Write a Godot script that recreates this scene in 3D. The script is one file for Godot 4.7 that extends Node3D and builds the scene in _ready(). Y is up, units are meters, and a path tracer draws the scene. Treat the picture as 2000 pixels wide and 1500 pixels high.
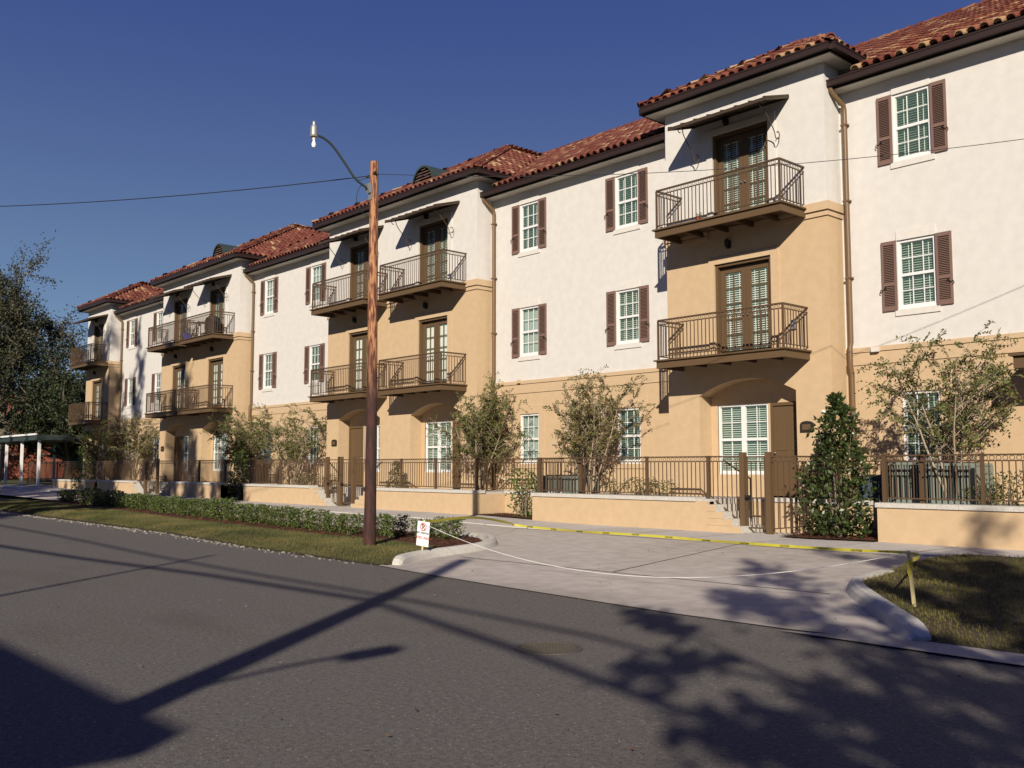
extends Node3D

const ZT := 0.613            # front plane of the projecting bays
const SUN := Vector3(-0.563, -0.4226, -0.7103)
var M := {}                  # materials
var used := {}               # names taken at top level
var bld: Node3D              # the apartment building
var rng := RandomNumberGenerator.new()


# ---------------------------------------------------------------- mesh builder
class MB:
	var v := PackedVector3Array()
	var n := PackedVector3Array()
	var uv := PackedVector2Array()
	var c := PackedColorArray()
	var ix := PackedInt32Array()
	var col := Color.WHITE
	var colored := false

	# corners counter-clockwise as seen from the front
	func quad(a: Vector3, b: Vector3, cc: Vector3, d: Vector3, u0 := Vector2(0, 0), u1 := Vector2(1, 1)) -> void:
		var nn := (b - a).cross(d - a)
		if nn.length_squared() < 1e-14:
			nn = (cc - b).cross(d - b)
		nn = nn.normalized()
		var k := v.size()
		v.append(a); v.append(b); v.append(cc); v.append(d)
		for i in 4:
			n.append(nn)
			c.append(col)
		uv.append(Vector2(u0.x, u1.y)); uv.append(Vector2(u1.x, u1.y)); uv.append(Vector2(u1.x, u0.y)); uv.append(Vector2(u0.x, u0.y))
		ix.append(k); ix.append(k + 2); ix.append(k + 1); ix.append(k); ix.append(k + 3); ix.append(k + 2)

	func tri(a: Vector3, b: Vector3, cc: Vector3) -> void:
		var nn := (b - a).cross(cc - a).normalized()
		var k := v.size()
		v.append(a); v.append(b); v.append(cc)
		for i in 3:
			n.append(nn); c.append(col); uv.append(Vector2(0, 0))
		ix.append(k); ix.append(k + 2); ix.append(k + 1)

	func box(lo: Vector3, hi: Vector3, skip := "") -> void:
		var a := lo
		var b := hi
		if not "z" in skip:
			quad(Vector3(a.x, a.y, b.z), Vector3(b.x, a.y, b.z), Vector3(b.x, b.y, b.z), Vector3(a.x, b.y, b.z))
		if not "Z" in skip:
			quad(Vector3(b.x, a.y, a.z), Vector3(a.x, a.y, a.z), Vector3(a.x, b.y, a.z), Vector3(b.x, b.y, a.z))
		if not "x" in skip:
			quad(Vector3(b.x, a.y, b.z), Vector3(b.x, a.y, a.z), Vector3(b.x, b.y, a.z), Vector3(b.x, b.y, b.z))
		if not "X" in skip:
			quad(Vector3(a.x, a.y, a.z), Vector3(a.x, a.y, b.z), Vector3(a.x, b.y, b.z), Vector3(a.x, b.y, a.z))
		if not "y" in skip:
			quad(Vector3(a.x, b.y, b.z), Vector3(b.x, b.y, b.z), Vector3(b.x, b.y, a.z), Vector3(a.x, b.y, a.z))
		if not "Y" in skip:
			quad(Vector3(a.x, a.y, a.z), Vector3(b.x, a.y, a.z), Vector3(b.x, a.y, b.z), Vector3(a.x, a.y, b.z))

	# oriented box: centre, half axes
	func obox(o: Vector3, ax: Vector3, ay: Vector3, az: Vector3) -> void:
		var p := func(i: int, j: int, k: int) -> Vector3: return o + ax * i + ay * j + az * k
		quad(p.call(-1, -1, 1), p.call(1, -1, 1), p.call(1, 1, 1), p.call(-1, 1, 1))
		quad(p.call(1, -1, -1), p.call(-1, -1, -1), p.call(-1, 1, -1), p.call(1, 1, -1))
		quad(p.call(1, -1, 1), p.call(1, -1, -1), p.call(1, 1, -1), p.call(1, 1, 1))
		quad(p.call(-1, -1, -1), p.call(-1, -1, 1), p.call(-1, 1, 1), p.call(-1, 1, -1))
		quad(p.call(-1, 1, 1), p.call(1, 1, 1), p.call(1, 1, -1), p.call(-1, 1, -1))
		quad(p.call(-1, -1, -1), p.call(1, -1, -1), p.call(1, -1, 1), p.call(-1, -1, 1))

	# square bar from a to b, w wide, h high
	func bar(a: Vector3, b: Vector3, w: float, h: float) -> void:
		var d := (b - a)
		var l := d.length()
		d /= l
		var side := d.cross(Vector3.UP)
		if side.length() < 0.01:
			side = Vector3.RIGHT
		side = side.normalized()
		var upv := side.cross(d).normalized()
		obox((a + b) / 2.0, side * w / 2.0, upv * h / 2.0, -d * l / 2.0)

	# round tube along points with smooth sides; radii may be one number or a list
	func tube(pts: Array, radii, sides := 8, caps := true, closed := false) -> void:
		var k0 := v.size()
		var cnt := pts.size()
		var side := Vector3.ZERO
		var vl := 0.0
		for i in cnt:
			var p: Vector3 = pts[i]
			var d: Vector3
			if closed:
				d = pts[(i + 1) % cnt] - pts[(i + cnt - 1) % cnt]
			else:
				d = pts[mini(i + 1, cnt - 1)] - pts[maxi(i - 1, 0)]
			d = d.normalized()
			if side == Vector3.ZERO:
				side = d.cross(Vector3.UP)
				if side.length() < 0.05:
					side = d.cross(Vector3.RIGHT)
			side = (side - d * side.dot(d)).normalized()
			var other := d.cross(side).normalized()
			var r: float = radii[i] if radii is Array else radii
			if i > 0:
				vl += p.distance_to(pts[i - 1])
			for s in sides + 1:
				var t := TAU * s / sides
				var nn := side * cos(t) + other * sin(t)
				v.append(p + nn * r); n.append(nn); c.append(col); uv.append(Vector2(float(s) / sides, vl))
		var rings := cnt if closed else cnt - 1
		for i in rings:
			for s in sides:
				var a := k0 + i * (sides + 1) + s
				var b := k0 + ((i + 1) % cnt) * (sides + 1) + s
				ix.append(a); ix.append(b); ix.append(a + 1)
				ix.append(a + 1); ix.append(b); ix.append(b + 1)
		if caps and not closed:
			for e in 2:
				var i := 0 if e == 0 else cnt - 1
				var kc := v.size()
				var d2: Vector3 = (pts[0] - pts[1]).normalized() if e == 0 else (pts[cnt - 1] - pts[cnt - 2]).normalized()
				v.append(pts[i]); n.append(d2); c.append(col); uv.append(Vector2(0.5, 0.5))
				for s in sides + 1:
					v.append(v[k0 + i * (sides + 1) + s]); n.append(d2); c.append(col); uv.append(Vector2(0.5, 0.5))
				for s in sides:
					if e == 0:
						ix.append(kc); ix.append(kc + 1 + s); ix.append(kc + 1 + s + 1)
					else:
						ix.append(kc); ix.append(kc + 1 + s + 1); ix.append(kc + 1 + s)

	# lathe round the y axis: profile of Vector2(radius, y), bottom to top
	func lathe(o: Vector3, prof: Array, sides := 16) -> void:
		for i in prof.size() - 1:
			var p: Vector2 = prof[i]
			var q: Vector2 = prof[i + 1]
			var t := q - p
			var nr := Vector2(t.y, -t.x).normalized()
			var k := v.size()
			for s in sides + 1:
				var a := TAU * s / sides
				var dir := Vector3(cos(a), 0, sin(a))
				var nn := dir * nr.x + Vector3.UP * nr.y
				v.append(o + dir * p.x + Vector3.UP * p.y); n.append(nn); c.append(col); uv.append(Vector2(float(s) / sides, 0))
				v.append(o + dir * q.x + Vector3.UP * q.y); n.append(nn); c.append(col); uv.append(Vector2(float(s) / sides, 1))
			for s in sides:
				var a2 := k + s * 2
				ix.append(a2); ix.append(a2 + 2); ix.append(a2 + 1)
				ix.append(a2 + 2); ix.append(a2 + 3); ix.append(a2 + 1)

	# convex polygon, counter-clockwise from the front
	func poly(pts: Array) -> void:
		for i in range(1, pts.size() - 1):
			tri(pts[0], pts[i], pts[i + 1])

	# a leaf: two triangles folded a little along its middle
	func leaf(p: Vector3, dir: Vector3, side: Vector3, l: float, w: float) -> void:
		var nn := dir.cross(side).normalized()
		var k := v.size()
		var tip := p + dir * l
		var mid := p + dir * l * 0.45
		v.append(p); v.append(mid + side * w * 0.5 + nn * w * 0.12); v.append(tip); v.append(mid - side * w * 0.5 + nn * w * 0.12)
		for i in 4:
			n.append(nn); c.append(col); uv.append(Vector2.ZERO)
		ix.append(k); ix.append(k + 1); ix.append(k + 2); ix.append(k); ix.append(k + 2); ix.append(k + 3)

	func mesh() -> ArrayMesh:
		var a := []
		a.resize(Mesh.ARRAY_MAX)
		a[Mesh.ARRAY_VERTEX] = v
		a[Mesh.ARRAY_NORMAL] = n
		a[Mesh.ARRAY_TEX_UV] = uv
		if colored:
			a[Mesh.ARRAY_COLOR] = c
		a[Mesh.ARRAY_INDEX] = ix
		var m := ArrayMesh.new()
		m.add_surface_from_arrays(Mesh.PRIMITIVE_TRIANGLES, a)
		return m


# ---------------------------------------------------------------- scene helpers
func numbered(called: String) -> String:
	if not used.has(called):
		used[called] = 0
		return called
	used[called] += 1
	return "%s_%03d" % [called, used[called]]

var kid_count := {}

func kid_name(parent: Node, called: String) -> String:
	var k := str(parent.get_instance_id()) + called
	if not kid_count.has(k):
		kid_count[k] = 0
		return called
	kid_count[k] += 1
	return "%s_%03d" % [called, kid_count[k]]

func part(called: String, mesh: Mesh, mat: Material, parent: Node, at := Vector3.ZERO, basis_ := Basis.IDENTITY) -> MeshInstance3D:
	var o := MeshInstance3D.new()
	o.name = kid_name(parent, called)
	o.mesh = mesh
	o.material_override = mat
	parent.add_child(o, true)
	o.transform = Transform3D(basis_, at)
	return o

func node_part(called: String, parent: Node, at := Vector3.ZERO) -> Node3D:
	var o := Node3D.new()
	o.name = kid_name(parent, called)
	parent.add_child(o, true)
	o.position = at
	return o

func tag(o: Node, label: String, category := "", group := "", kind := "") -> void:
	if label: o.set_meta("label", label)
	if category: o.set_meta("category", category)
	if group: o.set_meta("group", group)
	if kind: o.set_meta("kind", kind)

func thing(called: String, label: String, category: String, at := Vector3.ZERO, group := "") -> Node3D:
	var o := Node3D.new()
	o.name = numbered(called)
	add_child(o, true)
	o.position = at
	tag(o, label, category, group)
	return o

func single(called: String, mesh: Mesh, mat: Material, label := "", category := "", group := "", kind := "", at := Vector3.ZERO) -> MeshInstance3D:
	var o := MeshInstance3D.new()
	o.name = numbered(called)
	o.mesh = mesh
	o.material_override = mat
	add_child(o, true)
	o.position = at
	tag(o, label, category, group, kind)
	return o

func structure(called: String, mesh: Mesh, mat: Material) -> MeshInstance3D:
	return single(called, mesh, mat, "", "", "", "structure")

func scatter(called: String, mesh: Mesh, mat: Material, xf: Array, cols: Array, parent: Node) -> MultiMeshInstance3D:
	var mm := MultiMesh.new()
	mm.transform_format = MultiMesh.TRANSFORM_3D
	mm.use_colors = cols.size() > 0
	mm.mesh = mesh
	mm.instance_count = xf.size()
	for i in xf.size():
		mm.set_instance_transform(i, xf[i])
		if cols.size():
			mm.set_instance_color(i, cols[i])
	var o := MultiMeshInstance3D.new()
	o.name = numbered(called) if parent == self else kid_name(parent, called)
	o.multimesh = mm
	o.material_override = mat
	parent.add_child(o, true)
	o.set_meta("kind", "stuff")
	return o

# moves a finished thing's origin to its base without moving its parts
func rebase(o: Node3D, p: Vector3) -> void:
	o.position = p
	for k in o.get_children():
		if k is Node3D:
			k.position -= p

# ground level along the street: a slight rise to the far (west) end
func gy(x: float) -> float:
	var t := -x
	if t < 17.0: return 0.0
	if t < 21.0: return 0.07 * (t - 17.0) / 4.0
	if t < 36.0: return 0.07 + 0.04 * (t - 21.0) / 15.0
	if t < 50.0: return 0.11 + 0.09 * (t - 36.0) / 14.0
	if t < 65.0: return 0.20 + 0.15 * (t - 50.0) / 15.0
	if t < 120.0: return 0.35 + 0.25 * (t - 65.0) / 55.0
	return 0.6


# ---------------------------------------------------------------- materials
func lin(r: float, g: float, b: float) -> Color:
	return Color(r, g, b).linear_to_srgb()

func mat(r: float, g: float, b: float, rough := 0.8, metal := 0.0) -> StandardMaterial3D:
	var m := StandardMaterial3D.new()
	m.albedo_color = lin(r, g, b)
	m.roughness = rough
	m.metallic = metal
	m.metallic_specular = 0.4
	return m

func noise_image(size: int, seed_: int, freq: float, octaves: int, kind := FastNoiseLite.TYPE_SIMPLEX_SMOOTH) -> Image:
	var f := FastNoiseLite.new()
	f.seed = seed_
	f.noise_type = kind
	f.frequency = freq
	f.fractal_octaves = octaves
	return f.get_seamless_image(size, size)

# a colour image running from one colour to another with the noise (sRGB bytes)
func ramp_image(im: Image, a: Color, b: Color, grain := 0.0, seed_ := 1) -> Image:
	im.convert(Image.FORMAT_L8)
	var src := im.get_data()
	var out := PackedByteArray()
	out.resize(src.size() * 3)
	var r := RandomNumberGenerator.new()
	r.seed = seed_
	for i in src.size():
		var t := src[i] / 255.0
		if grain > 0.0:
			t = clampf(t + r.randf_range(-grain, grain), 0.0, 1.0)
		out[i * 3] = int(255.0 * lerpf(a.r, b.r, t))
		out[i * 3 + 1] = int(255.0 * lerpf(a.g, b.g, t))
		out[i * 3 + 2] = int(255.0 * lerpf(a.b, b.b, t))
	return Image.create_from_data(im.get_width(), im.get_height(), false, Image.FORMAT_RGB8, out)

func tri_mat(tex: Image, metres: float, rough := 0.9, bump: Image = null, bump_cm := 0.0, vcol := false) -> StandardMaterial3D:
	var m := StandardMaterial3D.new()
	m.albedo_texture = ImageTexture.create_from_image(tex)
	m.uv1_triplanar = true
	m.uv1_world_triplanar = true
	m.uv1_scale = Vector3.ONE / metres
	m.roughness = rough
	m.metallic_specular = 0.35
	if bump:
		m.heightmap_enabled = true
		m.heightmap_texture = ImageTexture.create_from_image(bump)
		m.heightmap_scale = bump_cm
	m.vertex_color_use_as_albedo = vcol
	return m

func make_materials() -> void:
	var n1 := noise_image(512, 3, 0.02, 5)
	var fine := noise_image(512, 8, 0.12, 3)
	M.white = tri_mat(ramp_image(n1.duplicate(), lin(0.535, 0.513, 0.488), lin(0.59, 0.568, 0.542), 0.12, 4), 3.3, 0.92, fine, 0.05)
	M.tan = tri_mat(ramp_image(n1.duplicate(), lin(0.455, 0.330, 0.204), lin(0.500, 0.368, 0.232), 0.12, 5), 3.1, 0.92, fine, 0.05)
	M.tan_trim = tri_mat(ramp_image(n1.duplicate(), lin(0.46, 0.335, 0.212), lin(0.505, 0.372, 0.240), 0.08, 6), 1.7, 0.9)
	M.white_trim = tri_mat(ramp_image(n1.duplicate(), lin(0.55, 0.525, 0.49), lin(0.60, 0.575, 0.54), 0.06, 7), 1.7, 0.9)
	M.soffit = mat(0.55, 0.53, 0.47, 0.9)
	M.brown = mat(0.105, 0.065, 0.033, 0.55)            # balcony steel and doors
	M.rail = mat(0.085, 0.052, 0.03, 0.5)
	M.dark = mat(0.028, 0.016, 0.014, 0.5)              # gutters
	M.pipe = mat(0.135, 0.082, 0.042, 0.4)
	M.shutter = mat(0.165, 0.102, 0.083, 0.6)
	M.iron = mat(0.02, 0.018, 0.016, 0.5)
	M.frame = mat(0.66, 0.66, 0.66, 0.45)
	M.blind = mat(0.57, 0.645, 0.57, 0.6)
	M.blind_white = mat(0.72, 0.72, 0.66, 0.6)
	M.curtain = mat(0.30, 0.36, 0.33, 0.9)
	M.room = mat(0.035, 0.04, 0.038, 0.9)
	M.glass = mat(0.55, 0.75, 0.66, 0.03)
	M.glass.albedo_color = Color(0.56, 0.74, 0.66, 0.12)
	M.glass.transparency = BaseMaterial3D.TRANSPARENCY_ALPHA
	M.glass.metallic_specular = 0.5
	M.lamp_glass = mat(0.7, 0.68, 0.6, 0.2)
	M.bulb = mat(0.85, 0.85, 0.82, 0.15)
	M.awning = mat(0.05, 0.032, 0.02, 0.55)
	# tile: the colour comes with each copy
	M.tile = tri_mat(ramp_image(noise_image(256, 12, 0.03, 4), lin(0.72, 0.72, 0.72), lin(1, 1, 1), 0.2, 9), 0.7, 0.85, null, 0.0, true)
	M.tile_base = mat(0.05, 0.02, 0.015, 0.9)
	# ground
	var grit := noise_image(1024, 21, 0.28, 2)
	grit.convert(Image.FORMAT_L8)
	var coarse := noise_image(1024, 23, 0.055, 3)
	coarse.convert(Image.FORMAT_L8)
	var gd := grit.get_data()
	var cd := coarse.get_data()
	for i in gd.size(): gd[i] = clampi(int(gd[i] * 0.62 + cd[i] * 0.5 - 14.0), 0, 255)
	grit = Image.create_from_data(1024, 1024, false, Image.FORMAT_L8, gd)
	var asp := ramp_image(grit.duplicate(), lin(0.058, 0.053, 0.049), lin(0.180, 0.166, 0.153), 0.3, 22)
	var rs := RandomNumberGenerator.new()
	rs.seed = 77
	for i in 5200:
		var px := rs.randi_range(1, 1022)
		var py := rs.randi_range(1, 1022)
		var k := rs.randf()
		var cc := lin(0.27, 0.25, 0.225) if k < 0.4 else lin(0.035, 0.033, 0.031)
		var sz := rs.randi_range(1, 4)
		asp.fill_rect(Rect2i(px, py, sz, rs.randi_range(1, sz)), cc)
	M.asphalt = tri_mat(asp, 3.3, 0.9, grit, 0.5, true)
	M.concrete = tri_mat(ramp_image(noise_image(512, 31, 0.015, 6), lin(0.36, 0.325, 0.295), lin(0.49, 0.445, 0.41), 0.16, 32), 3.1, 0.9, fine, 0.12, true)
	M.coping = tri_mat(ramp_image(noise_image(512, 33, 0.03, 5), lin(0.40, 0.38, 0.345), lin(0.54, 0.52, 0.48), 0.14, 34), 1.3, 0.9)
	M.soil = tri_mat(ramp_image(noise_image(512, 35, 0.06, 4), lin(0.03, 0.024, 0.014), lin(0.10, 0.075, 0.04), 0.25, 36), 1.6, 1.0, fine, 0.8)
	M.mulch = tri_mat(ramp_image(noise_image(512, 37, 0.09, 4), lin(0.035, 0.015, 0.009), lin(0.15, 0.06, 0.032), 0.3, 38), 0.9, 1.0, fine, 1.5)
	M.chip = mat(1, 1, 1, 0.95)
	M.chip.vertex_color_use_as_albedo = true
	M.meadow = tri_mat(ramp_image(noise_image(512, 39, 0.03, 5), lin(0.05, 0.055, 0.02), lin(0.11, 0.105, 0.04), 0.2, 40), 5.0, 1.0)
	# plants: the colour comes with each leaf
	M.leaf = mat(1, 1, 1, 0.55)
	M.leaf.vertex_color_use_as_albedo = true
	M.leaf.backlight_enabled = true
	M.leaf.backlight = Color(0.5, 0.5, 0.3)
	M.leaf.cull_mode = BaseMaterial3D.CULL_DISABLED
	M.gloss_leaf = mat(1, 1, 1, 0.32)
	M.gloss_leaf.vertex_color_use_as_albedo = true
	M.gloss_leaf.backlight_enabled = true
	M.gloss_leaf.backlight = Color(0.3, 0.32, 0.15)
	M.gloss_leaf.cull_mode = BaseMaterial3D.CULL_DISABLED
	M.bark = tri_mat(ramp_image(noise_image(256, 41, 0.05, 4), lin(0.10, 0.08, 0.06), lin(0.24, 0.20, 0.155), 0.2, 42), 0.5, 0.95)
	M.pale_bark = tri_mat(ramp_image(noise_image(256, 43, 0.05, 4), lin(0.22, 0.175, 0.125), lin(0.40, 0.33, 0.25), 0.15, 44), 0.4, 0.85)
	# pole: streaked, weathered, darker with creosote towards the ground
	M.pole = StandardMaterial3D.new()
	M.pole.albedo_texture = ImageTexture.create_from_image(pole_image())
	M.pole.roughness = 0.85
	M.pole.uv1_scale = Vector3(1, 1.0 / 7.2, 1)
	M.steel = mat(0.30, 0.31, 0.31, 0.45, 0.5)
	M.dark_green = mat(0.035, 0.05, 0.045, 0.5)
	M.wire = mat(0.02, 0.02, 0.022, 0.6)
	M.brick = tri_mat(ramp_image(noise_image(256, 51, 0.05, 3), lin(0.20, 0.06, 0.035), lin(0.30, 0.10, 0.06), 0.15, 52), 1.0, 0.95)
	M.ac = mat(0.17, 0.20, 0.175, 0.5)
	M.ac_blue = mat(0.06, 0.085, 0.11, 0.5)
	M.black = mat(0.012, 0.012, 0.012, 0.6)
	M.sign = mat(0.78, 0.78, 0.80, 0.4)
	M.red = mat(0.42, 0.03, 0.03, 0.5)
	M.stake = mat(0.55, 0.47, 0.26, 0.8)
	M.tape = mat(0.42, 0.38, 0.04, 0.5)
	M.string = mat(0.75, 0.75, 0.72, 0.7)
	M.silver = mat(0.45, 0.47, 0.50, 0.25, 0.6)
	M.tyre = mat(0.015, 0.015, 0.015, 0.8)
	M.white_paint = mat(0.72, 0.72, 0.70, 0.5)
	M.iron_lid = tri_mat(ramp_image(noise_image(256, 53, 0.08, 3), lin(0.05, 0.043, 0.035), lin(0.12, 0.105, 0.085), 0.2, 54), 0.5, 0.7)

func pole_image() -> Image:
	var w := 256
	var h := 1024
	var a := FastNoiseLite.new()
	a.seed = 5
	a.frequency = 0.02
	a.fractal_octaves = 4
	var out := PackedByteArray()
	out.resize(w * h * 3)
	var cuts := RandomNumberGenerator.new()
	cuts.seed = 9
	for y in h:
		var up := 1.0 - y / float(h)          # 1 at the top of the image
		for x in w:
			var ang := TAU * x / w
			var cx := cos(ang) * 40.0
			var cz := sin(ang) * 40.0
			var streak := a.get_noise_3d(cx * 2.0, y * 1.0, cz * 2.0)
			var patch := a.get_noise_3d(cx * 4.2 + 200.0, y * 0.5, cz * 4.2)
			var t := clampf(0.46 + streak * 1.7 + patch * 1.0, 0.0, 1.0)
			t = t * t * (3.0 - 2.0 * t)
			# the texture repeats up the pole once: v runs 0 at the foot to 1 at the top
			var foot := clampf((up - 0.45) / 0.37, 0.0, 1.0)      # image row 0 is v = 0, the foot
			var dark := Color(0.095, 0.028, 0.016)
			var pale := Color(0.38, 0.185, 0.085)
			var cr := dark.lerp(pale, t)
			cr = cr.lerp(Color(0.028, 0.012, 0.010).lerp(Color(0.055, 0.018, 0.014), t), smoothstep(0.0, 0.55, foot))
			cr = cr.linear_to_srgb()
			var i := (y * w + x) * 3
			out[i] = int(255.0 * cr.r)
			out[i + 1] = int(255.0 * cr.g)
			out[i + 2] = int(255.0 * cr.b)
	return Image.create_from_data(w, h, false, Image.FORMAT_RGB8, out)


# ---------------------------------------------------------------- the apartment building
# a wall facing +z between x0..x1 and y0..y1 with rectangular holes [x0, x1, y0, y1]
func wall(mb: MB, x0: float, x1: float, y0: float, y1: float, z: float, holes: Array) -> void:
	var xs := [x0, x1]
	var ys := [y0, y1]
	for h in holes:
		xs.append(clampf(h[0], x0, x1)); xs.append(clampf(h[1], x0, x1)); ys.append(clampf(h[2], y0, y1)); ys.append(clampf(h[3], y0, y1))
	xs.sort(); ys.sort()
	for i in xs.size() - 1:
		if xs[i + 1] - xs[i] < 1e-4: continue
		for j in ys.size() - 1:
			if ys[j + 1] - ys[j] < 1e-4: continue
			var mx: float = (xs[i] + xs[i + 1]) / 2.0
			var my: float = (ys[j] + ys[j + 1]) / 2.0
			var inside := false
			for h in holes:
				if mx > h[0] and mx < h[1] and my > h[2] and my < h[3]: inside = true
			if not inside:
				mb.quad(Vector3(xs[i], ys[j], z), Vector3(xs[i + 1], ys[j], z), Vector3(xs[i + 1], ys[j + 1], z), Vector3(xs[i], ys[j + 1], z))

func reveal(mb: MB, h: Array, z: float, d: float, skip_floor := false) -> void:
	var a := Vector3(h[0], h[2], z)
	var b := Vector3(h[1], h[2], z)
	var c := Vector3(h[1], h[3], z)
	var e := Vector3(h[0], h[3], z)
	var q := Vector3(0, 0, -d)
	mb.quad(a, a + q, e + q, e)
	mb.quad(b + q, b, c, c + q)
	mb.quad(e, e + q, c + q, c)
	if not skip_floor:
		mb.quad(a + q, a, b, b + q)

# a bit of dark room behind an opening w by h whose centre is the origin
func room_box(w: float, h: float, z0: float, d: float) -> ArrayMesh:
	var mb := MB.new()
	var a := Vector3(-w / 2, -h / 2, z0)
	var b := Vector3(w / 2, h / 2, z0)
	var q := Vector3(0, 0, -d)
	mb.quad(a + q, Vector3(b.x, a.y, z0) + q, b + q, Vector3(a.x, b.y, z0) + q)
	mb.quad(a, a + q, Vector3(a.x, b.y, z0) + q, Vector3(a.x, b.y, z0))
	mb.quad(Vector3(b.x, a.y, z0) + q, Vector3(b.x, a.y, z0), b, b + q)
	mb.quad(Vector3(a.x, b.y, z0), Vector3(a.x, b.y, z0) + q, b + q, b)
	mb.quad(a + q, a, Vector3(b.x, a.y, z0), Vector3(b.x, a.y, z0) + q)
	return mb.mesh()

func blind_mesh(w: float, h: float, z: float, tilt_deg: float, pitch := 0.052) -> ArrayMesh:
	var mb := MB.new()
	var t := deg_to_rad(tilt_deg)
	var cnt := int(h / pitch)
	for i in cnt:
		var y := h / 2 - 0.03 - i * pitch
		mb.obox(Vector3(0, y, z), Vector3(w / 2, 0, 0), Vector3(0, cos(t), sin(t)) * 0.0015, Vector3(0, -sin(t), cos(t)) * 0.023)
	for x in [-w * 0.3, w * 0.3]:
		mb.box(Vector3(x - 0.008, -h / 2, z + 0.024), Vector3(x + 0.008, h / 2, z + 0.026))
	mb.box(Vector3(-w / 2, h / 2 - 0.03, z - 0.02), Vector3(w / 2, h / 2 + 0.01, z + 0.03))
	return mb.mesh()

# double-hung sash window(s), centred on the origin, wall face at z = 0
func frame_mesh(w: float, h: float, units: int, cols: int) -> ArrayMesh:
	var mb := MB.new()
	var f := 0.055
	var uw := w / units
	mb.box(Vector3(-w / 2, h / 2 - f, -0.09), Vector3(w / 2, h / 2, -0.02))
	mb.box(Vector3(-w / 2, -h / 2, -0.09), Vector3(w / 2, -h / 2 + f, -0.015))
	for u in units + 1:
		var x := -w / 2 + u * uw
		var lo := x - (0.0 if u == 0 else (f if u == units else f))
		var hi := x + (f if u == 0 else (0.0 if u == units else f))
		mb.box(Vector3(lo, -h / 2 + f, -0.09), Vector3(hi, h / 2 - f, -0.022))
	for u in units:
		var x0 := -w / 2 + u * uw + f
		var x1 := x0 + uw - 2 * f
		# meeting rail, lower sash stands proud
		mb.box(Vector3(x0, -0.035, -0.085), Vector3(x1, 0.025, -0.035))
		mb.box(Vector3(x0, -h / 2 + f, -0.075), Vector3(x1, -h / 2 + f + 0.045, -0.04))
		for s in [0, 1]:
			var y0 := 0.025 if s == 1 else -h / 2 + f + 0.045
			var y1 := h / 2 - f if s == 1 else -0.035
			for k in range(1, cols):
				var xm := lerpf(x0, x1, float(k) / cols)
				mb.box(Vector3(xm - 0.009, y0, -0.078), Vector3(xm + 0.009, y1, -0.06))
			var ym := (y0 + y1) / 2
			mb.box(Vector3(x0, ym - 0.009, -0.077), Vector3(x1, ym + 0.009, -0.061))
	return mb.mesh()

func pane_mesh(w: float, h: float, z: float) -> ArrayMesh:
	var mb := MB.new()
	mb.quad(Vector3(-w / 2, -h / 2, z), Vector3(w / 2, -h / 2, z), Vector3(w / 2, h / 2, z), Vector3(-w / 2, h / 2, z))
	return mb.mesh()

func shutter_mesh(w: float, h: float) -> ArrayMesh:
	var mb := MB.new()
	var s := 0.045
	mb.box(Vector3(-w / 2, -h / 2, 0.006), Vector3(-w / 2 + s, h / 2, 0.042))
	mb.box(Vector3(w / 2 - s, -h / 2, 0.006), Vector3(w / 2, h / 2, 0.042))
	var ym := -h * 0.12
	for y in [[-h / 2, -h / 2 + 0.09], [ym - 0.03, ym + 0.03], [h / 2 - 0.08, h / 2]]:
		mb.box(Vector3(-w / 2 + s, y[0], 0.006), Vector3(w / 2 - s, y[1], 0.040))
	mb.box(Vector3(-w / 2 + s, -h / 2 + 0.09, 0.004), Vector3(w / 2 - s, h / 2 - 0.08, 0.009))
	for r in [[-h / 2 + 0.09, ym - 0.03], [ym + 0.03, h / 2 - 0.08]]:
		var y: float = r[0] + 0.018
		while y < r[1] - 0.01:
			mb.obox(Vector3(0, y, 0.022), Vector3(w / 2 - s, 0, 0), Vector3(0, 0.8, -0.6) * 0.0035, Vector3(0, -0.6, 0.8) * 0.0 + Vector3(0, -0.62, 0.78) * 0.02)
			y += 0.036
	return mb.mesh()

func dog_mesh(side: float) -> ArrayMesh:
	var mb := MB.new()
	var pts := []
	for i in 13:
		var t := i / 12.0
		pts.append(Vector3(side * (-0.08 + t * 0.12), 0.03 * sin(t * TAU), 0.055))
	pts.append(Vector3(side * 0.065, -0.035, 0.055))
	pts.append(Vector3(side * 0.06, -0.07, 0.055))
	pts.append(Vector3(side * 0.035, -0.075, 0.055))
	mb.tube(pts, 0.009, 6)
	mb.tube([Vector3(side * -0.02, 0, 0.0), Vector3(side * -0.02, 0, 0.06)], 0.012, 6)
	return mb.mesh()

var W := {}       # shared meshes

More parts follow.
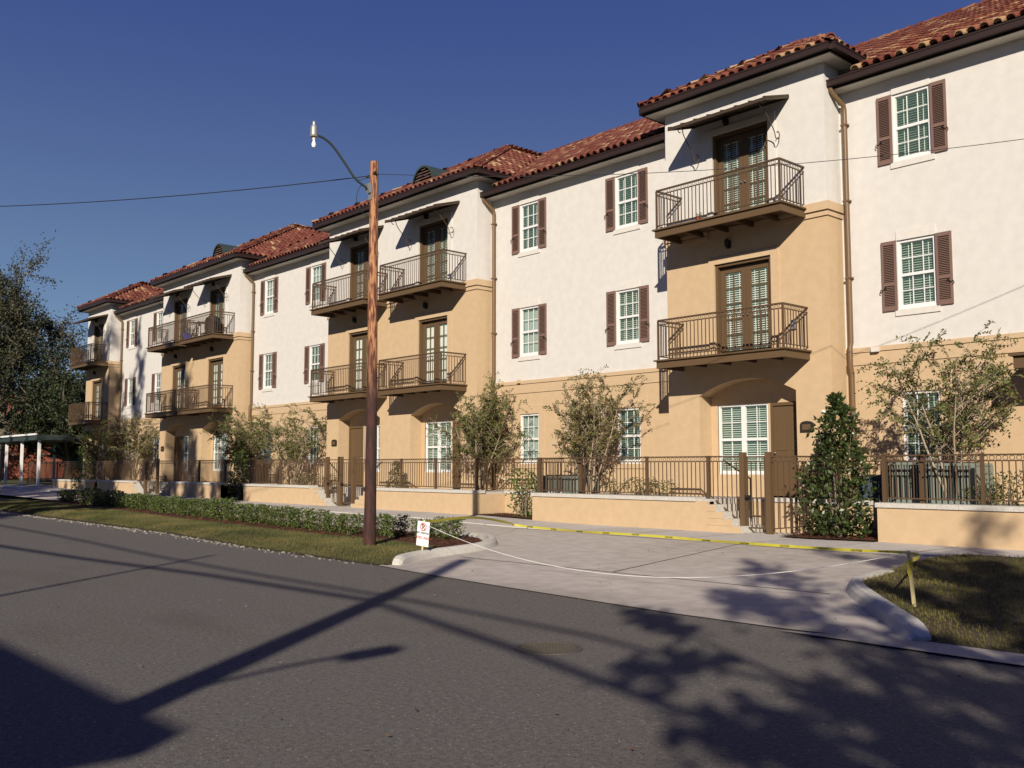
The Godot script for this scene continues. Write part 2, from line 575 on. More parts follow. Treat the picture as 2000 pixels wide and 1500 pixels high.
func make_shared() -> void:
	W.frame = frame_mesh(0.80, 1.46, 1, 3)
	W.pane = pane_mesh(0.70, 1.36, -0.066)
	W.room = room_box(0.80, 1.46, -0.092, 0.5)
	W.blind_a = blind_mesh(0.70, 1.38, -0.135, 22)
	W.blind_b = blind_mesh(0.70, 1.38, -0.135, 2)
	W.shade = pane_mesh(0.72, 1.38, -0.13)
	W.shutter = shutter_mesh(0.32, 1.476)
	W.dog_l = dog_mesh(-1)
	W.dog_r = dog_mesh(1)
	var mb := MB.new()      # stucco trim boards round an upper window
	mb.box(Vector3(-0.415, 0.732, 0.0), Vector3(0.415, 0.93, 0.022), "Z")
	W.trim = mb.mesh()
	mb = MB.new()
	mb.box(Vector3(-0.47, -0.86, 0.0), Vector3(0.47, -0.732, 0.028), "Z")
	W.sill = mb.mesh()
	mb = MB.new()
	mb.box(Vector3(-0.62, 0.732, 0.0), Vector3(0.62, 0.98, 0.018), "Z")
	W.trim_low = mb.mesh()
	mb = MB.new()
	mb.box(Vector3(-0.62, -0.732, 0.0), Vector3(-0.402, 0.732, 0.018), "Z")
	W.trim_side = mb.mesh()
	mb = MB.new()
	mb.box(Vector3(-0.62, -0.86, 0.0), Vector3(0.62, -0.732, 0.028), "Z")
	W.sill_low = mb.mesh()
	W.twin_frame = frame_mesh(1.39, 1.66, 2, 2)
	W.twin_pane = pane_mesh(1.30, 1.58, -0.066)
	W.twin_room = room_box(1.39, 1.66, -0.092, 0.5)
	W.twin_blind = blind_mesh(1.30, 1.58, -0.135, 24)
	# balcony door: two glazed leaves in a deep frame, 1.545 wide and 2.26 high, origin at the centre
	mb = MB.new()
	var w := 1.545
	var h := 2.26
	mb.box(Vector3(-w / 2, h / 2 - 0.07, -0.20), Vector3(w / 2, h / 2, -0.02))
	for s in [-1, 1]:
		mb.box(Vector3(minf(s * w / 2, s * (w / 2 - 0.07)), -h / 2, -0.20), Vector3(maxf(s * w / 2, s * (w / 2 - 0.07)), h / 2 - 0.07, -0.02))
	mb.box(Vector3(-w / 2 + 0.07, -h / 2, -0.20), Vector3(w / 2 - 0.07, -h / 2 + 0.03, -0.06))
	W.door_frame = mb.mesh()
	mb = MB.new()
	var lw := 0.695         # one leaf, origin at its centre
	var lh := 2.14
	for s in [-1, 1]:
		mb.box(Vector3(minf(s * lw / 2, s * (lw / 2 - 0.125)), -lh / 2, -0.18), Vector3(maxf(s * lw / 2, s * (lw / 2 - 0.125)), lh / 2, -0.135))
	mb.box(Vector3(-lw / 2 + 0.125, lh / 2 - 0.13, -0.18), Vector3(lw / 2 - 0.125, lh / 2, -0.135))
	mb.box(Vector3(-lw / 2 + 0.125, -lh / 2, -0.18), Vector3(lw / 2 - 0.125, -lh / 2 + 0.17, -0.135))
	for k in range(1, 5):
		var y := lerpf(-lh / 2 + 0.17, lh / 2 - 0.13, k / 5.0)
		mb.box(Vector3(-lw / 2 + 0.125, y - 0.012, -0.17), Vector3(lw / 2 - 0.125, y + 0.012, -0.145))
	mb.box(Vector3(-0.012, -lh / 2 + 0.17, -0.169), Vector3(0.012, lh / 2 - 0.13, -0.146))
	W.leaf_door = mb.mesh()
	W.leaf_pane = pane_mesh(lw - 0.25, lh - 0.30, -0.157)
	W.leaf_blind = blind_mesh(lw - 0.22, lh - 0.26, -0.205, 32)
	W.leaf_curtain = pane_mesh(lw - 0.22, lh - 0.26, -0.205)
	W.door_room = room_box(w, h, -0.202, 0.5)
	mb = MB.new()
	mb.lathe(Vector3(0, 0, 0), [Vector2(0.0, -0.02), Vector2(0.028, -0.015), Vector2(0.032, 0.0), Vector2(0.022, 0.015), Vector2(0.0, 0.02)], 10)
	W.knob = mb.mesh()
	mb = MB.new()           # stucco surround of a balcony door
	mb.box(Vector3(-w / 2 - 0.16, -h / 2, 0.0), Vector3(-w / 2, h / 2 + 0.15, 0.035), "Z")
	mb.box(Vector3(w / 2, -h / 2, 0.0), Vector3(w / 2 + 0.19, h / 2 + 0.15, 0.035), "Z")
	mb.box(Vector3(-w / 2, h / 2, 0.0), Vector3(w / 2, h / 2 + 0.15, 0.035), "Z")
	W.door_trim = mb.mesh()
	# solid panelled entrance door
	mb = MB.new()
	mb.box(Vector3(-0.40, -1.02, -0.06), Vector3(0.40, 1.02, -0.02))
	for x in [-0.19, 0.19]:
		for y in [[-0.88, -0.15], [0.0, 0.86]]:
			mb.box(Vector3(x - 0.14, y[0], -0.02), Vector3(x + 0.14, y[1], -0.008))
	W.entry = mb.mesh()
	mb = MB.new()
	mb.box(Vector3(-0.46, -1.02, -0.05), Vector3(-0.40, 1.09, 0.02))
	mb.box(Vector3(0.40, -1.02, -0.05), Vector3(0.46, 1.09, 0.02))
	mb.box(Vector3(-0.40, 1.02, -0.05), Vector3(0.40, 1.09, 0.02))
	W.entry_frame = mb.mesh()
	# small wall lantern and number plaque
	mb = MB.new()
	mb.box(Vector3(-0.05, -0.09, 0), Vector3(0.05, 0.09, 0.03))
	mb.lathe(Vector3(0, -0.07, 0.09), [Vector2(0.03, 0), Vector2(0.055, 0.02), Vector2(0.06, 0.15), Vector2(0.02, 0.2), Vector2(0.0, 0.22)], 10)
	W.lamp = mb.mesh()
	mb = MB.new()
	var pts := []
	for i in 13:
		var a := PI * i / 12.0
		pts.append(Vector3(0.155 * cos(a), 0.05 + 0.07 * sin(a), 0.045))
	pts.append(Vector3(-0.155, -0.11, 0.045))
	pts.append(Vector3(0.155, -0.11, 0.045))
	mb.poly(pts)
	for i in pts.size():
		var p: Vector3 = pts[i]
		var q: Vector3 = pts[(i + 1) % pts.size()]
		mb.quad(Vector3(p.x, p.y, 0), Vector3(q.x, q.y, 0), q, p)
	W.plaque = mb.mesh()
	mb = MB.new()
	mb.box(Vector3(-0.10, -0.07, 0.046), Vector3(0.10, 0.05, 0.052))
	W.plaque_face = mb.mesh()

func window_at(xc: float, yc: float, z: float, look: int, with_shutters: bool) -> void:
	var p := node_part("window", bld, Vector3(xc, yc, z))
	part("frame", W.frame, M.frame, p)
	part("pane", W.pane, M.glass, p)
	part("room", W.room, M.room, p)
	if look == 2:
		part("window_shade", W.shade, M.curtain, p)
	else:
		part("blind", W.blind_a if look == 0 else W.blind_b, M.blind, p)
	if with_shutters:
		part("head_trim", W.trim, M.white_trim, p)
		part("sill", W.sill, M.white_trim, p)
		for s in [-1, 1]:
			var sh := part("shutter", W.shutter, M.shutter, bld, Vector3(xc + s * 0.579, yc, z))
			part("shutter_dog", W.dog_l if s < 0 else W.dog_r, M.iron, sh, Vector3(s * 0.13, -0.27, 0))
	else:
		part("head_trim", W.trim_low, M.tan_trim, p)
		part("side_trim", W.trim_side, M.tan_trim, p)
		part("side_trim", W.trim_side, M.tan_trim, p, Vector3(1.022, 0, 0))
		part("sill", W.sill_low, M.tan_trim, p)

func balcony_door(xc: float, y0: float, trim_mat: Material, curtained: bool) -> void:
	var p := node_part("balcony_door", bld, Vector3(xc, y0 + 1.13, ZT))
	part("door_frame", W.door_frame, M.brown, p)
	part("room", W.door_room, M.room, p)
	part("surround", W.door_trim, trim_mat, p)
	for s in [-1, 1]:
		var at := Vector3(s * 0.351, -0.03, 0)
		part("door_leaf", W.leaf_door, M.brown, p, at)
		part("pane", W.leaf_pane, M.glass, p, at + Vector3(0, 0.02, 0))
		if curtained:
			part("curtain", W.leaf_curtain, M.blind_white, p, at + Vector3(0, 0.02, 0))
		else:
			part("blind", W.leaf_blind, M.blind_white, p, at + Vector3(0, 0.02, 0))
		part("door_knob", W.knob, M.steel, p, Vector3(s * 0.055, -0.12, -0.11))

func ring_row(mb: MB, a: Vector3, b: Vector3, r: float, spacing: float) -> void:
	var cnt := int(a.distance_to(b) / spacing)
	var d := (b - a).normalized()
	for i in cnt:
		var o := a + d * (i + 0.5) * a.distance_to(b) / cnt
		var pts := []
		for k in 10:
			var t := TAU * k / 10
			pts.append(o + d * cos(t) * r + Vector3.UP * sin(t) * r)
		mb.tube(pts, 0.006, 4, false, true)

func balcony(xc: float, w: float, top: float, single_balusters: bool) -> void:
	var b := node_part("balcony", bld, Vector3(xc, top, ZT))
	var zf := 0.99
	var mb := MB.new()
	mb.box(Vector3(-w / 2 - 0.05, -0.035, 0.0), Vector3(w / 2 + 0.05, 0.0, zf + 0.05))          # deck lip
	mb.box(Vector3(-w / 2, -0.20, zf - 0.05), Vector3(w / 2, -0.035, zf), "y")                   # channels
	mb.box(Vector3(-w / 2, -0.20, 0.0), Vector3(-w / 2 + 0.05, -0.035, zf - 0.05), "yz")
	mb.box(Vector3(w / 2 - 0.05, -0.20, 0.0), Vector3(w / 2, -0.035, zf - 0.05), "yz")
	part("deck", mb.mesh(), M.brown, b)
	for k in 4:
		mb = MB.new()
		var x := lerpf(-w / 2, w / 2, (k + 1) / 5.0)
		mb.box(Vector3(x - 0.03, -0.15, 0.0), Vector3(x + 0.03, -0.037, zf - 0.052))
		part("joist", mb.mesh(), M.rail, b)
	mb = MB.new()           # rails: handrail, ring rail, foot rail on three sides
	var x0 := -w / 2 + 0.04
	var x1 := w / 2 - 0.04
	var zz := zf - 0.03
	var rings := MB.new()
	for s in [[Vector3(x0, 0, zz), Vector3(x1, 0, zz)], [Vector3(x0, 0, 0.0), Vector3(x0, 0, zz)], [Vector3(x1, 0, 0.0), Vector3(x1, 0, zz)]]:
		var a: Vector3 = s[0]
		var e: Vector3 = s[1]
		mb.bar(a + Vector3(0, 0.94, 0), e + Vector3(0, 0.94, 0), 0.045, 0.035)
		mb.bar(a + Vector3(0, 0.835, 0), e + Vector3(0, 0.835, 0), 0.025, 0.02)
		mb.bar(a + Vector3(0, 0.085, 0), e + Vector3(0, 0.085, 0), 0.025, 0.02)
		ring_row(rings, a + Vector3(0, 0.884, 0), e + Vector3(0, 0.884, 0), 0.038, 0.105)
	part("handrail", mb.mesh(), M.rail, b)
	var rg := part("ring_frieze", rings.mesh(), M.rail, b)
	rg.set_meta("kind", "stuff")
	var spots := []
	var nx := int((x1 - x0) / 0.105)
	for i in nx + 1:
		spots.append([Vector3(lerpf(x0, x1, float(i) / nx), 0, zz), i == 0 or i == nx])
	var nz := int(zz / 0.105)
	for i in nz:
		for x in [x0, x1]:
			spots.append([Vector3(x, 0, zz * (i + 0.2) / nz), false])
	if not W.has("baluster"):
		var q := MB.new()
		q.box(Vector3(-0.008, 0.085, -0.008), Vector3(0.008, 0.835, 0.008), "yY")
		W.baluster = q.mesh()
		q = MB.new()
		q.box(Vector3(-0.02, 0.0, -0.02), Vector3(0.02, 0.93, 0.02), "Y")
		W.corner_post = q.mesh()
	if single_balusters:
		for s in spots:
			part("corner_post" if s[1] else "baluster", W.corner_post if s[1] else W.baluster, M.rail, b, s[0])
	else:
		var q := MB.new()
		for s in spots:
			var hw := 0.02 if s[1] else 0.008
			q.box(s[0] + Vector3(-hw, 0.0 if s[1] else 0.085, -hw), s[0] + Vector3(hw, 0.93 if s[1] else 0.835, hw), "yY")
		part("balusters", q.mesh(), M.rail, b).set_meta("kind", "stuff")

func scroll_mesh() -> ArrayMesh:
	# an S of flat iron in the plane across the wall: from the wall up and out to the awning's front edge
	var mb := MB.new()
	var pts := []
	for i in 15:            # spiral at the wall
		var t := i / 14.0
		var a := -2.6 + t * 4.9
		var r := lerpf(0.035, 0.15, t)
		pts.append(Vector3(0, -0.86 + r * sin(-a) * 0.9, 0.17 - r * cos(a) * 0.8))
	var p0: Vector3 = pts[pts.size() - 1]
	for i in range(1, 11):
		var t := i / 10.0
		var e := t * t * (3 - 2 * t)
		pts.append(Vector3(0, lerpf(p0.y, -0.31, t), lerpf(p0.z, 0.70, e)))
	var c := Vector3(0, -0.36, 0.80)
	for i in 13:            # spiral at the front
		var t := i / 12.0
		var a := PI - t * 5.2
		var r := lerpf(0.115, 0.035, t)
		pts.append(c + Vector3(0, sin(a) * r, cos(a) * r))
	mb.tube(pts, 0.012, 5)
	return mb.mesh()

func awning(xc: float) -> void:
	var w := 2.66
	var yb := 9.83
	var a := node_part("awning", bld, Vector3(xc, yb, ZT))
	var mb := MB.new()
	var d := Vector3(0, -0.30, 1.0)
	var nn := Vector3(0, 1.0, 0.30).normalized()
	mb.obox(d * 0.5 + Vector3(0, 0, 0.0), Vector3(w / 2, 0, 0), nn * 0.008, d * 0.5)
	mb.box(Vector3(-w / 2, -0.36, 0.985), Vector3(w / 2, -0.285, 1.0))
	mb.box(Vector3(-w / 2, -0.06, 0.0), Vector3(w / 2, 0.03, 0.03))
	for x in [-w / 2 + 0.012, 0.0, w / 2 - 0.012]:
		mb.obox(d * 0.5 + Vector3(x, -0.03, 0), Vector3(0.012, 0, 0), nn * 0.025, d * 0.49)
	part("awning_sheet", mb.mesh(), M.awning, a)
	mb = MB.new()
	for k in 8:
		var x := lerpf(-w / 2 + 0.02, w / 2 - 0.02, k / 7.0)
		mb.obox(d * 0.5 + Vector3(x, 0, 0) + nn * 0.022, Vector3(0.008, 0, 0), nn * 0.016, d * 0.5)
	part("standing_seams", mb.mesh(), M.awning, a)
	if not W.has("scroll"): W.scroll = scroll_mesh()
	for s in [-1, 1]:
		part("scroll_bracket", W.scroll, M.rail, a, Vector3(s * 1.12, 0, 0))

# the arched entrance: an opening in the bay's ground floor with a recess behind it; returns [x0, x1]
func arch_wall(mb: MB, x0: float, x1: float, top: float) -> void:
	var spring := 3.21
	var rise := 0.34
	var steps := 18
	var d := 0.45
	for i in steps:
		var xa := lerpf(x0, x1, float(i) / steps)
		var xb := lerpf(x0, x1, float(i + 1) / steps)
		var ya := spring + rise * (1.0 - pow(2.0 * i / steps - 1.0, 2.0))
		var yb := spring + rise * (1.0 - pow(2.0 * (i + 1) / steps - 1.0, 2.0))
		mb.quad(Vector3(xa, ya, ZT), Vector3(xb, yb, ZT), Vector3(xb, top, ZT), Vector3(xa, top, ZT))
		mb.quad(Vector3(xa, ya, ZT), Vector3(xa, ya, ZT - d), Vector3(xb, yb, ZT - d), Vector3(xb, yb, ZT))
		mb.quad(Vector3(xa, 3.0, ZT - d), Vector3(xb, 3.0, ZT - d), Vector3(xb, yb, ZT - d), Vector3(xa, ya, ZT - d))
	mb.quad(Vector3(x0, 0.8, ZT), Vector3(x0, 0.8, ZT - d), Vector3(x0, spring, ZT - d), Vector3(x0, spring, ZT))
	mb.quad(Vector3(x1, 0.8, ZT - d), Vector3(x1, 0.8, ZT), Vector3(x1, spring, ZT), Vector3(x1, spring, ZT - d))

func arch_entry(x0: float, x1: float, window_left: bool, walls: MB) -> void:
	var d := 0.45
	var zb := ZT - d
	var wx := x0 + 0.20 + 0.695 if window_left else x1 - 0.20 - 0.695
	var dx := x1 - 0.02 - 0.46 if window_left else x0 + 0.02 + 0.46
	var hole := [wx - 0.695, wx + 0.695, 1.355, 3.0]
	var dh := [dx - 0.46, dx + 0.46, 0.8, 2.99]
	wall(walls, x0, x1, 0.8, 3.0, zb, [hole, dh])
	var p := node_part("window", bld, Vector3(wx, (1.355 + 3.0) / 2, zb))
	part("frame", W.twin_frame, M.frame, p)
	part("pane", W.twin_pane, M.glass, p)
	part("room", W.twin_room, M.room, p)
	part("blind", W.twin_blind, M.blind, p)
	var q := node_part("front_door", bld, Vector3(dx, 1.90, zb))
	part("door_panel", W.entry, M.brown, q)
	part("door_frame", W.entry_frame, M.brown, q)
	part("door_knob", W.knob, M.steel, q, Vector3(-0.36 if window_left else 0.36, -0.05, 0.02))

func board(lo: Vector3, hi: Vector3, skip: String) -> void:
	var mb := MB.new()
	mb.box(lo, hi, skip)
	part("string_course", mb.mesh(), M.tan_trim, bld)

func downpipe(x: float, z: float, top: Vector3) -> void:
	var mb := MB.new()
	var pts := [top, top + Vector3(0, -0.08, -0.01), Vector3(lerpf(top.x, x, 0.4), top.y - 0.22, lerpf(top.z, z, 0.45)), Vector3(x, top.y - 0.36, lerpf(top.z, z, 0.92)), Vector3(x, top.y - 0.46, z)]
	var y := top.y - 0.6
	pts.append(Vector3(x, y, z))
	pts.append(Vector3(x, 4.20, z))
	pts.append(Vector3(x, 4.08, z + 0.05))
	pts.append(Vector3(x, 3.66, z + 0.05))
	pts.append(Vector3(x, 3.54, z))
	pts.append(Vector3(x, 1.05, z))
	pts.append(Vector3(x, 0.93, z + 0.06))
	mb.tube(pts, 0.055, 8)
	for yy in [9.0, 7.3, 5.6, 2.6]:
		mb.box(Vector3(x - 0.075, yy - 0.02, z - 0.07), Vector3(x + 0.075, yy + 0.02, z + 0.057))
	part("downpipe", mb.mesh(), M.pipe, bld)

# one bay; doors: list of [door x, balcony centre, balcony width, arch x0, arch x1, window on the left]
func bay(x0: float, x1: float, doors: Array, single_balusters: bool, plaque_x: float) -> void:
	var white := MB.new()
	var tan_ := MB.new()
	var up := []
	var low := []
	for q in doors:
		up.append([q[0] - 0.7725, q[0] + 0.7725, 7.17, 9.43])
		low.append([q[0] - 0.7725, q[0] + 0.7725, 4.04, 6.30])
	wall(white, x0, x1, 7.16, 10.42, ZT, up)
	for h in up: reveal(white, h, ZT, 0.21)
	var xa := x0
	for q in doors:
		wall(tan_, xa, q[3], 0.75, 4.0, ZT, [])
		arch_wall(tan_, q[3], q[4], 4.0)
		xa = q[4]
	wall(tan_, xa, x1, 0.75, 4.0, ZT, [])
	wall(tan_, x0, x1, 4.0, 7.16, ZT, low)
	for h in low: reveal(tan_, h, ZT, 0.21)
	for q in doors: arch_entry(q[3], q[4], q[5], tan_)
	for s in [[x1, 1], [x0, -1]]:
		var x: float = s[0]
		for r in [[white, 7.16, 10.42], [tan_, 0.75, 7.16]]:
			var mb: MB = r[0]
			if s[1] > 0:
				mb.quad(Vector3(x, r[1], ZT), Vector3(x, r[1], 0), Vector3(x, r[2], 0), Vector3(x, r[2], ZT))
			else:
				mb.quad(Vector3(x, r[1], 0), Vector3(x, r[1], ZT), Vector3(x, r[2], ZT), Vector3(x, r[2], 0))
	part("wall", white.mesh(), M.white, bld)
	part("wall", tan_.mesh(), M.tan, bld)
	# stepped string course between the second and third floor
	var cuts := [x0 - 0.06]
	for q in doors:
		cuts.append(q[0] - 0.93)
		cuts.append(q[0] + 0.96)
	cuts.append(x1 + 0.06)
	for i in range(0, cuts.size(), 2):
		board(Vector3(cuts[i], 7.06, ZT), Vector3(cuts[i + 1], 7.245, ZT + 0.07), "Z")
		board(Vector3(cuts[i] + (0.03 if i == 0 else 0.0), 6.94, ZT), Vector3(cuts[i + 1] - (0.03 if i == cuts.size() - 2 else 0.0), 7.03, ZT + 0.035), "Z")
	for s in [[x1, x1 + 0.06, x1 + 0.03], [x0 - 0.06, x0, x0 - 0.03]]:
		board(Vector3(s[0], 7.06, 0.01), Vector3(s[1], 7.245, ZT), "z")
		if s[0] == x1:
			board(Vector3(x1, 6.94, 0.01), Vector3(x1 + 0.03, 7.03, ZT), "z")
		else:
			board(Vector3(x0 - 0.03, 6.94, 0.01), Vector3(x0, 7.03, ZT), "z")
	for q in doors:
		balcony_door(q[0], 7.17, M.white_trim, false)
		balcony_door(q[0], 4.04, M.tan_trim, x1 < -20.0)
		balcony(q[1], q[2], 7.17, single_balusters)
		balcony(q[1], q[2], 4.04, single_balusters)
		awning(q[0])
		var l := part("wall_lamp", W.lamp, M.iron, bld, Vector3(q[0] - 0.35, 9.66, ZT))
		l = part("wall_lamp", W.lamp, M.iron, bld, Vector3(q[0] - 0.35, 6.72, ZT))
	if plaque_x != 0.0:
		var p := part("number_plaque", W.plaque, M.iron, bld, Vector3(plaque_x, 2.40, ZT))
		part("plaque_face", W.plaque_face, M.brown, p)

func gutter_run(mb: MB, a: Vector3, b: Vector3, out: Vector3) -> void:
	# fascia and gutter below the tile edge, along a..b (the soffit edge line); out is the direction away from the wall
	var d := (b - a).normalized()
	var l := a.distance_to(b)
	var mid := (a + b) / 2.0
	mb.obox(mid + Vector3(0, 0.125, 0) - out * 0.02, d * l / 2, Vector3(0, 0.125, 0), out * 0.02)
	mb.obox(mid + Vector3(0, 0.115, 0) + out * 0.055, d * l / 2, Vector3(0, 0.065, 0), out * 0.055)
	mb.obox(mid + Vector3(0, 0.185, 0) + out * 0.062, d * l / 2, Vector3(0, 0.016, 0), out * 0.062)

func tile_mesh() -> ArrayMesh:
	# half-barrel cover tile: x across, y up, -z up the slope; open at its lower end
	var mb := MB.new()
	mb.colored = true
	var sides := 6
	for k in sides:
		var a0 := PI * k / sides
		var a1 := PI * (k + 1) / sides
		for lay in [[0.092, 0.078, 1.0], [0.078, 0.064, -1.0]]:
			var p0 := Vector3(cos(a0) * lay[0], sin(a0) * lay[0] * 0.85, 0.0)
			var p1 := Vector3(cos(a1) * lay[0], sin(a1) * lay[0] * 0.85, 0.0)
			var q0 := Vector3(cos(a0) * lay[1], sin(a0) * lay[1] * 0.85 - 0.02, -0.42)
			var q1 := Vector3(cos(a1) * lay[1], sin(a1) * lay[1] * 0.85 - 0.02, -0.42)
			if lay[2] > 0:
				mb.quad(p0, q0, q1, p1)
		var r0 := Vector3(cos(a0) * 0.092, sin(a0) * 0.078, 0)
		var r1 := Vector3(cos(a1) * 0.092, sin(a1) * 0.078, 0)
		var i0 := Vector3(cos(a0) * 0.074, sin(a0) * 0.062, 0)
		var i1 := Vector3(cos(a1) * 0.074, sin(a1) * 0.062, 0)
		mb.quad(i0, r0, r1, i1)
	# mortar stop a little way inside the open end
	for k in sides:
		var a0 := PI * k / sides
		var a1 := PI * (k + 1) / sides
		mb.tri(Vector3(0, 0, -0.035), Vector3(cos(a0) * 0.078, sin(a0) * 0.066, -0.035), Vector3(cos(a1) * 0.078, sin(a1) * 0.066, -0.035))
	# pan beside it
	mb.quad(Vector3(0.08, 0.0, 0.0), Vector3(0.17, 0.0, 0.0), Vector3(0.17, -0.01, -0.42), Vector3(0.08, -0.01, -0.42))
	mb.quad(Vector3(0.08, -0.03, 0.0), Vector3(0.17, -0.03, 0.0), Vector3(0.17, 0.0, 0.0), Vector3(0.08, 0.0, 0.0))
	return mb.mesh()

func tile_color() -> Color:
	var k := rng.randf()
	if k < 0.075: return Color(0.38, 0.24, 0.135)
	if k < 0.14: return Color(0.26, 0.125, 0.07)
	if k < 0.34: return Color(0.125, 0.035, 0.024)
	var t := rng.randf()
	return Color(0.150, 0.044, 0.030).lerp(Color(0.210, 0.070, 0.048), t)

func in_poly(p: Vector2, poly: Array) -> bool:
	return Geometry2D.is_point_in_polygon(p, PackedVector2Array(poly))

# lays tiles on a plane: o eave corner, u along the eave, s up the slope (units), polygon in (u, s) metres
func roof_plane(roof: Node3D, o: Vector3, u: Vector3, s: Vector3, poly: Array, xf: Array, cols: Array, singles: Callable) -> void:
	var nrm := u.cross(s).normalized()
	var mb := MB.new()
	var ids := Geometry2D.triangulate_polygon(PackedVector2Array(poly))
	for k in range(0, ids.size(), 3):
		var tp := []
		for e in 3:
			var q: Vector2 = poly[ids[k + e]]
			tp.append(o + u * q.x + s * q.y - nrm * 0.03)
		var up_: Vector3 = (tp[1] - tp[0]).cross(tp[2] - tp[0])
		if up_.dot(nrm) > 0.0: mb.tri(tp[0], tp[1], tp[2])
		else: mb.tri(tp[0], tp[2], tp[1])
	part("roof_deck", mb.mesh(), M.tile_base, roof)
	var box := Rect2(poly[0], Vector2.ZERO)
	for p in poly: box = box.expand(p)
	var j := 0
	var y := box.position.y
	while y < box.end.y:
		var x := box.position.x + 0.12
		while x < box.end.x:
			if in_poly(Vector2(x, y + 0.12), poly):
				var t := Transform3D(Basis(u, nrm, -s), o + u * (x + rng.randf_range(-0.006, 0.006)) + s * (y - 0.03 + rng.randf_range(-0.008, 0.008)) + nrm * (0.012 + rng.randf_range(0, 0.006)))
				var c := tile_color()
				if singles.is_valid() and singles.call(x, y):
					var mi := part("roof_tile", W.tile_kind[rng.randi() % W.tile_kind.size()], M.tile, roof)
					mi.transform = t
				else:
					xf.append(t); cols.append(c)
			x += 0.245
		y += 0.36
		j += 1

func ridge_caps(roof: Node3D, a: Vector3, b: Vector3, xf: Array, cols: Array) -> void:
	var d := (b - a)
	var l := d.length()
	d /= l
	var side := d.cross(Vector3.UP).normalized()
	var up := side.cross(d).normalized()
	var cnt := int(l / 0.36)
	for i in cnt + 1:
		xf.append(Transform3D(Basis(side * 1.15, up * 1.35, -d), a + d * minf(i * 0.36, l - 0.2) + up * 0.04))
		cols.append(tile_color())

func bay_roof(roof: Node3D, x0: float, x1: float, xf: Array, cols: Array, singles: bool) -> void:
	var ye := 10.56
	var zf := ZT + 0.45
	var xa := x0 - 0.45
	var xb := x1 + 0.45
	var half := (xb - xa) / 2.0
	var rise := half * 0.625
	var yr := ye + rise
	var za := zf - rise / 0.54
	var main_z := func(y: float) -> float: return 0.45 - (y - 10.03) / 0.527
	var zv: float = main_z.call(yr)
	var zb: float = main_z.call(ye)
	var xc := (xa + xb) / 2.0
	zv = minf(zv, za - 0.02)
	var a := Vector3(xa, ye, zf)
	var b := Vector3(xb, ye, zf)
	var apex := Vector3(xc, yr, za)
	# front
	var s := Vector3(0, 0.54, -1).normalized()
	var sl := (rise / 0.54) * sqrt(1 + 0.54 * 0.54)
	var none := func(_x: float, _y: float) -> bool: return false
	var near := func(x: float, y: float) -> bool: return y < 1.2
	roof_plane(roof, a, Vector3.RIGHT, s, [Vector2(0, 0), Vector2(2 * half, 0), Vector2(half, sl)], xf, cols, near if singles else none)
	# sides
	var s2 := Vector3(-1, 0.625, 0).normalized()
	var sl2 := half * sqrt(1 + 0.625 * 0.625)
	roof_plane(roof, b, Vector3(0, 0, -1), s2, [Vector2(0, 0), Vector2(zf - zb, 0), Vector2(zf - zv, sl2), Vector2(zf - za, sl2)], xf, cols, none)
	var s3 := Vector3(1, 0.625, 0).normalized()
	roof_plane(roof, Vector3(xa, ye, zb), Vector3(0, 0, 1), s3, [Vector2(0, 0), Vector2(zf - zb, 0), Vector2(za - zb, sl2), Vector2(zv - zb, sl2)], xf, cols, none)
	ridge_caps(roof, b, apex, xf, cols)
	ridge_caps(roof, a, apex, xf, cols)
	ridge_caps(roof, apex, Vector3(xc, yr, zv), xf, cols)
	# soffit, fascia and gutter
	var mb := MB.new()
	mb.box(Vector3(xa + 0.05, 10.335, -1.0), Vector3(xb - 0.05, 10.36, ZT + 0.40))
	part("soffit", mb.mesh(), M.soffit, bld)
	mb = MB.new()
	gutter_run(mb, Vector3(xa + 0.05, 10.33, ZT + 0.40), Vector3(xb - 0.05, 10.33, ZT + 0.40), Vector3(0, 0, 1))
	gutter_run(mb, Vector3(xb - 0.05, 10.333, ZT + 0.40), Vector3(xb - 0.05, 10.333, -0.5), Vector3(1, 0, 0))
	gutter_run(mb, Vector3(xa + 0.05, 10.333, ZT + 0.40), Vector3(xa + 0.05, 10.333, -0.5), Vector3(-1, 0, 0))
	part("gutter", mb.mesh(), M.dark, bld)

func roof_vent(xc: float) -> void:
	var v := node_part("roof_vent", bld, Vector3(xc, 11.0, 0.15))
	var mb := MB.new()
	var r := 0.58
	for k in 14:
		var a0 := PI * k / 14
		var a1 := PI * (k + 1) / 14
		var p0 := Vector3(cos(a0) * r, sin(a0) * r + 0.12, 0)
		var p1 := Vector3(cos(a1) * r, sin(a1) * r + 0.12, 0)
		var q := Vector3(0, 0, -1.9)
		mb.quad(p0, p0 + q, p1 + q, p1)
		var f := 0.9
		mb.quad(Vector3(p0.x * f, p0.y * f, 0), p0, p1, Vector3(p1.x * f, p1.y * f, 0))
	mb.box(Vector3(-r, -0.2, -1.9), Vector3(-r + 0.05, 0.13, 0))
	mb.box(Vector3(r - 0.05, -0.2, -1.9), Vector3(r, 0.13, 0))
	part("vent_hood", mb.mesh(), M.dark_green, v)
	mb = MB.new()
	mb.box(Vector3(-r + 0.05, -0.2, -0.25), Vector3(r - 0.05, 0.1, -0.2))
	mb.box(Vector3(-0.4, 0.1, -0.25), Vector3(0.4, 0.55, -0.2))
	part("vent_back", mb.mesh(), M.black, v)
	for k in 8:
		var y := -0.12 + k * 0.1
		var half := sqrt(maxf(0.01, 0.5 * 0.5 - maxf(0.0, y - 0.08) * maxf(0.0, y - 0.08)))
		mb = MB.new()
		mb.obox(Vector3(0, y, -0.06), Vector3(half, 0, 0), Vector3(0, 0.8, 0.6) * 0.006, Vector3(0, -0.6, 0.8) * 0.05)
		part("louvre", mb.mesh(), M.shutter, v)

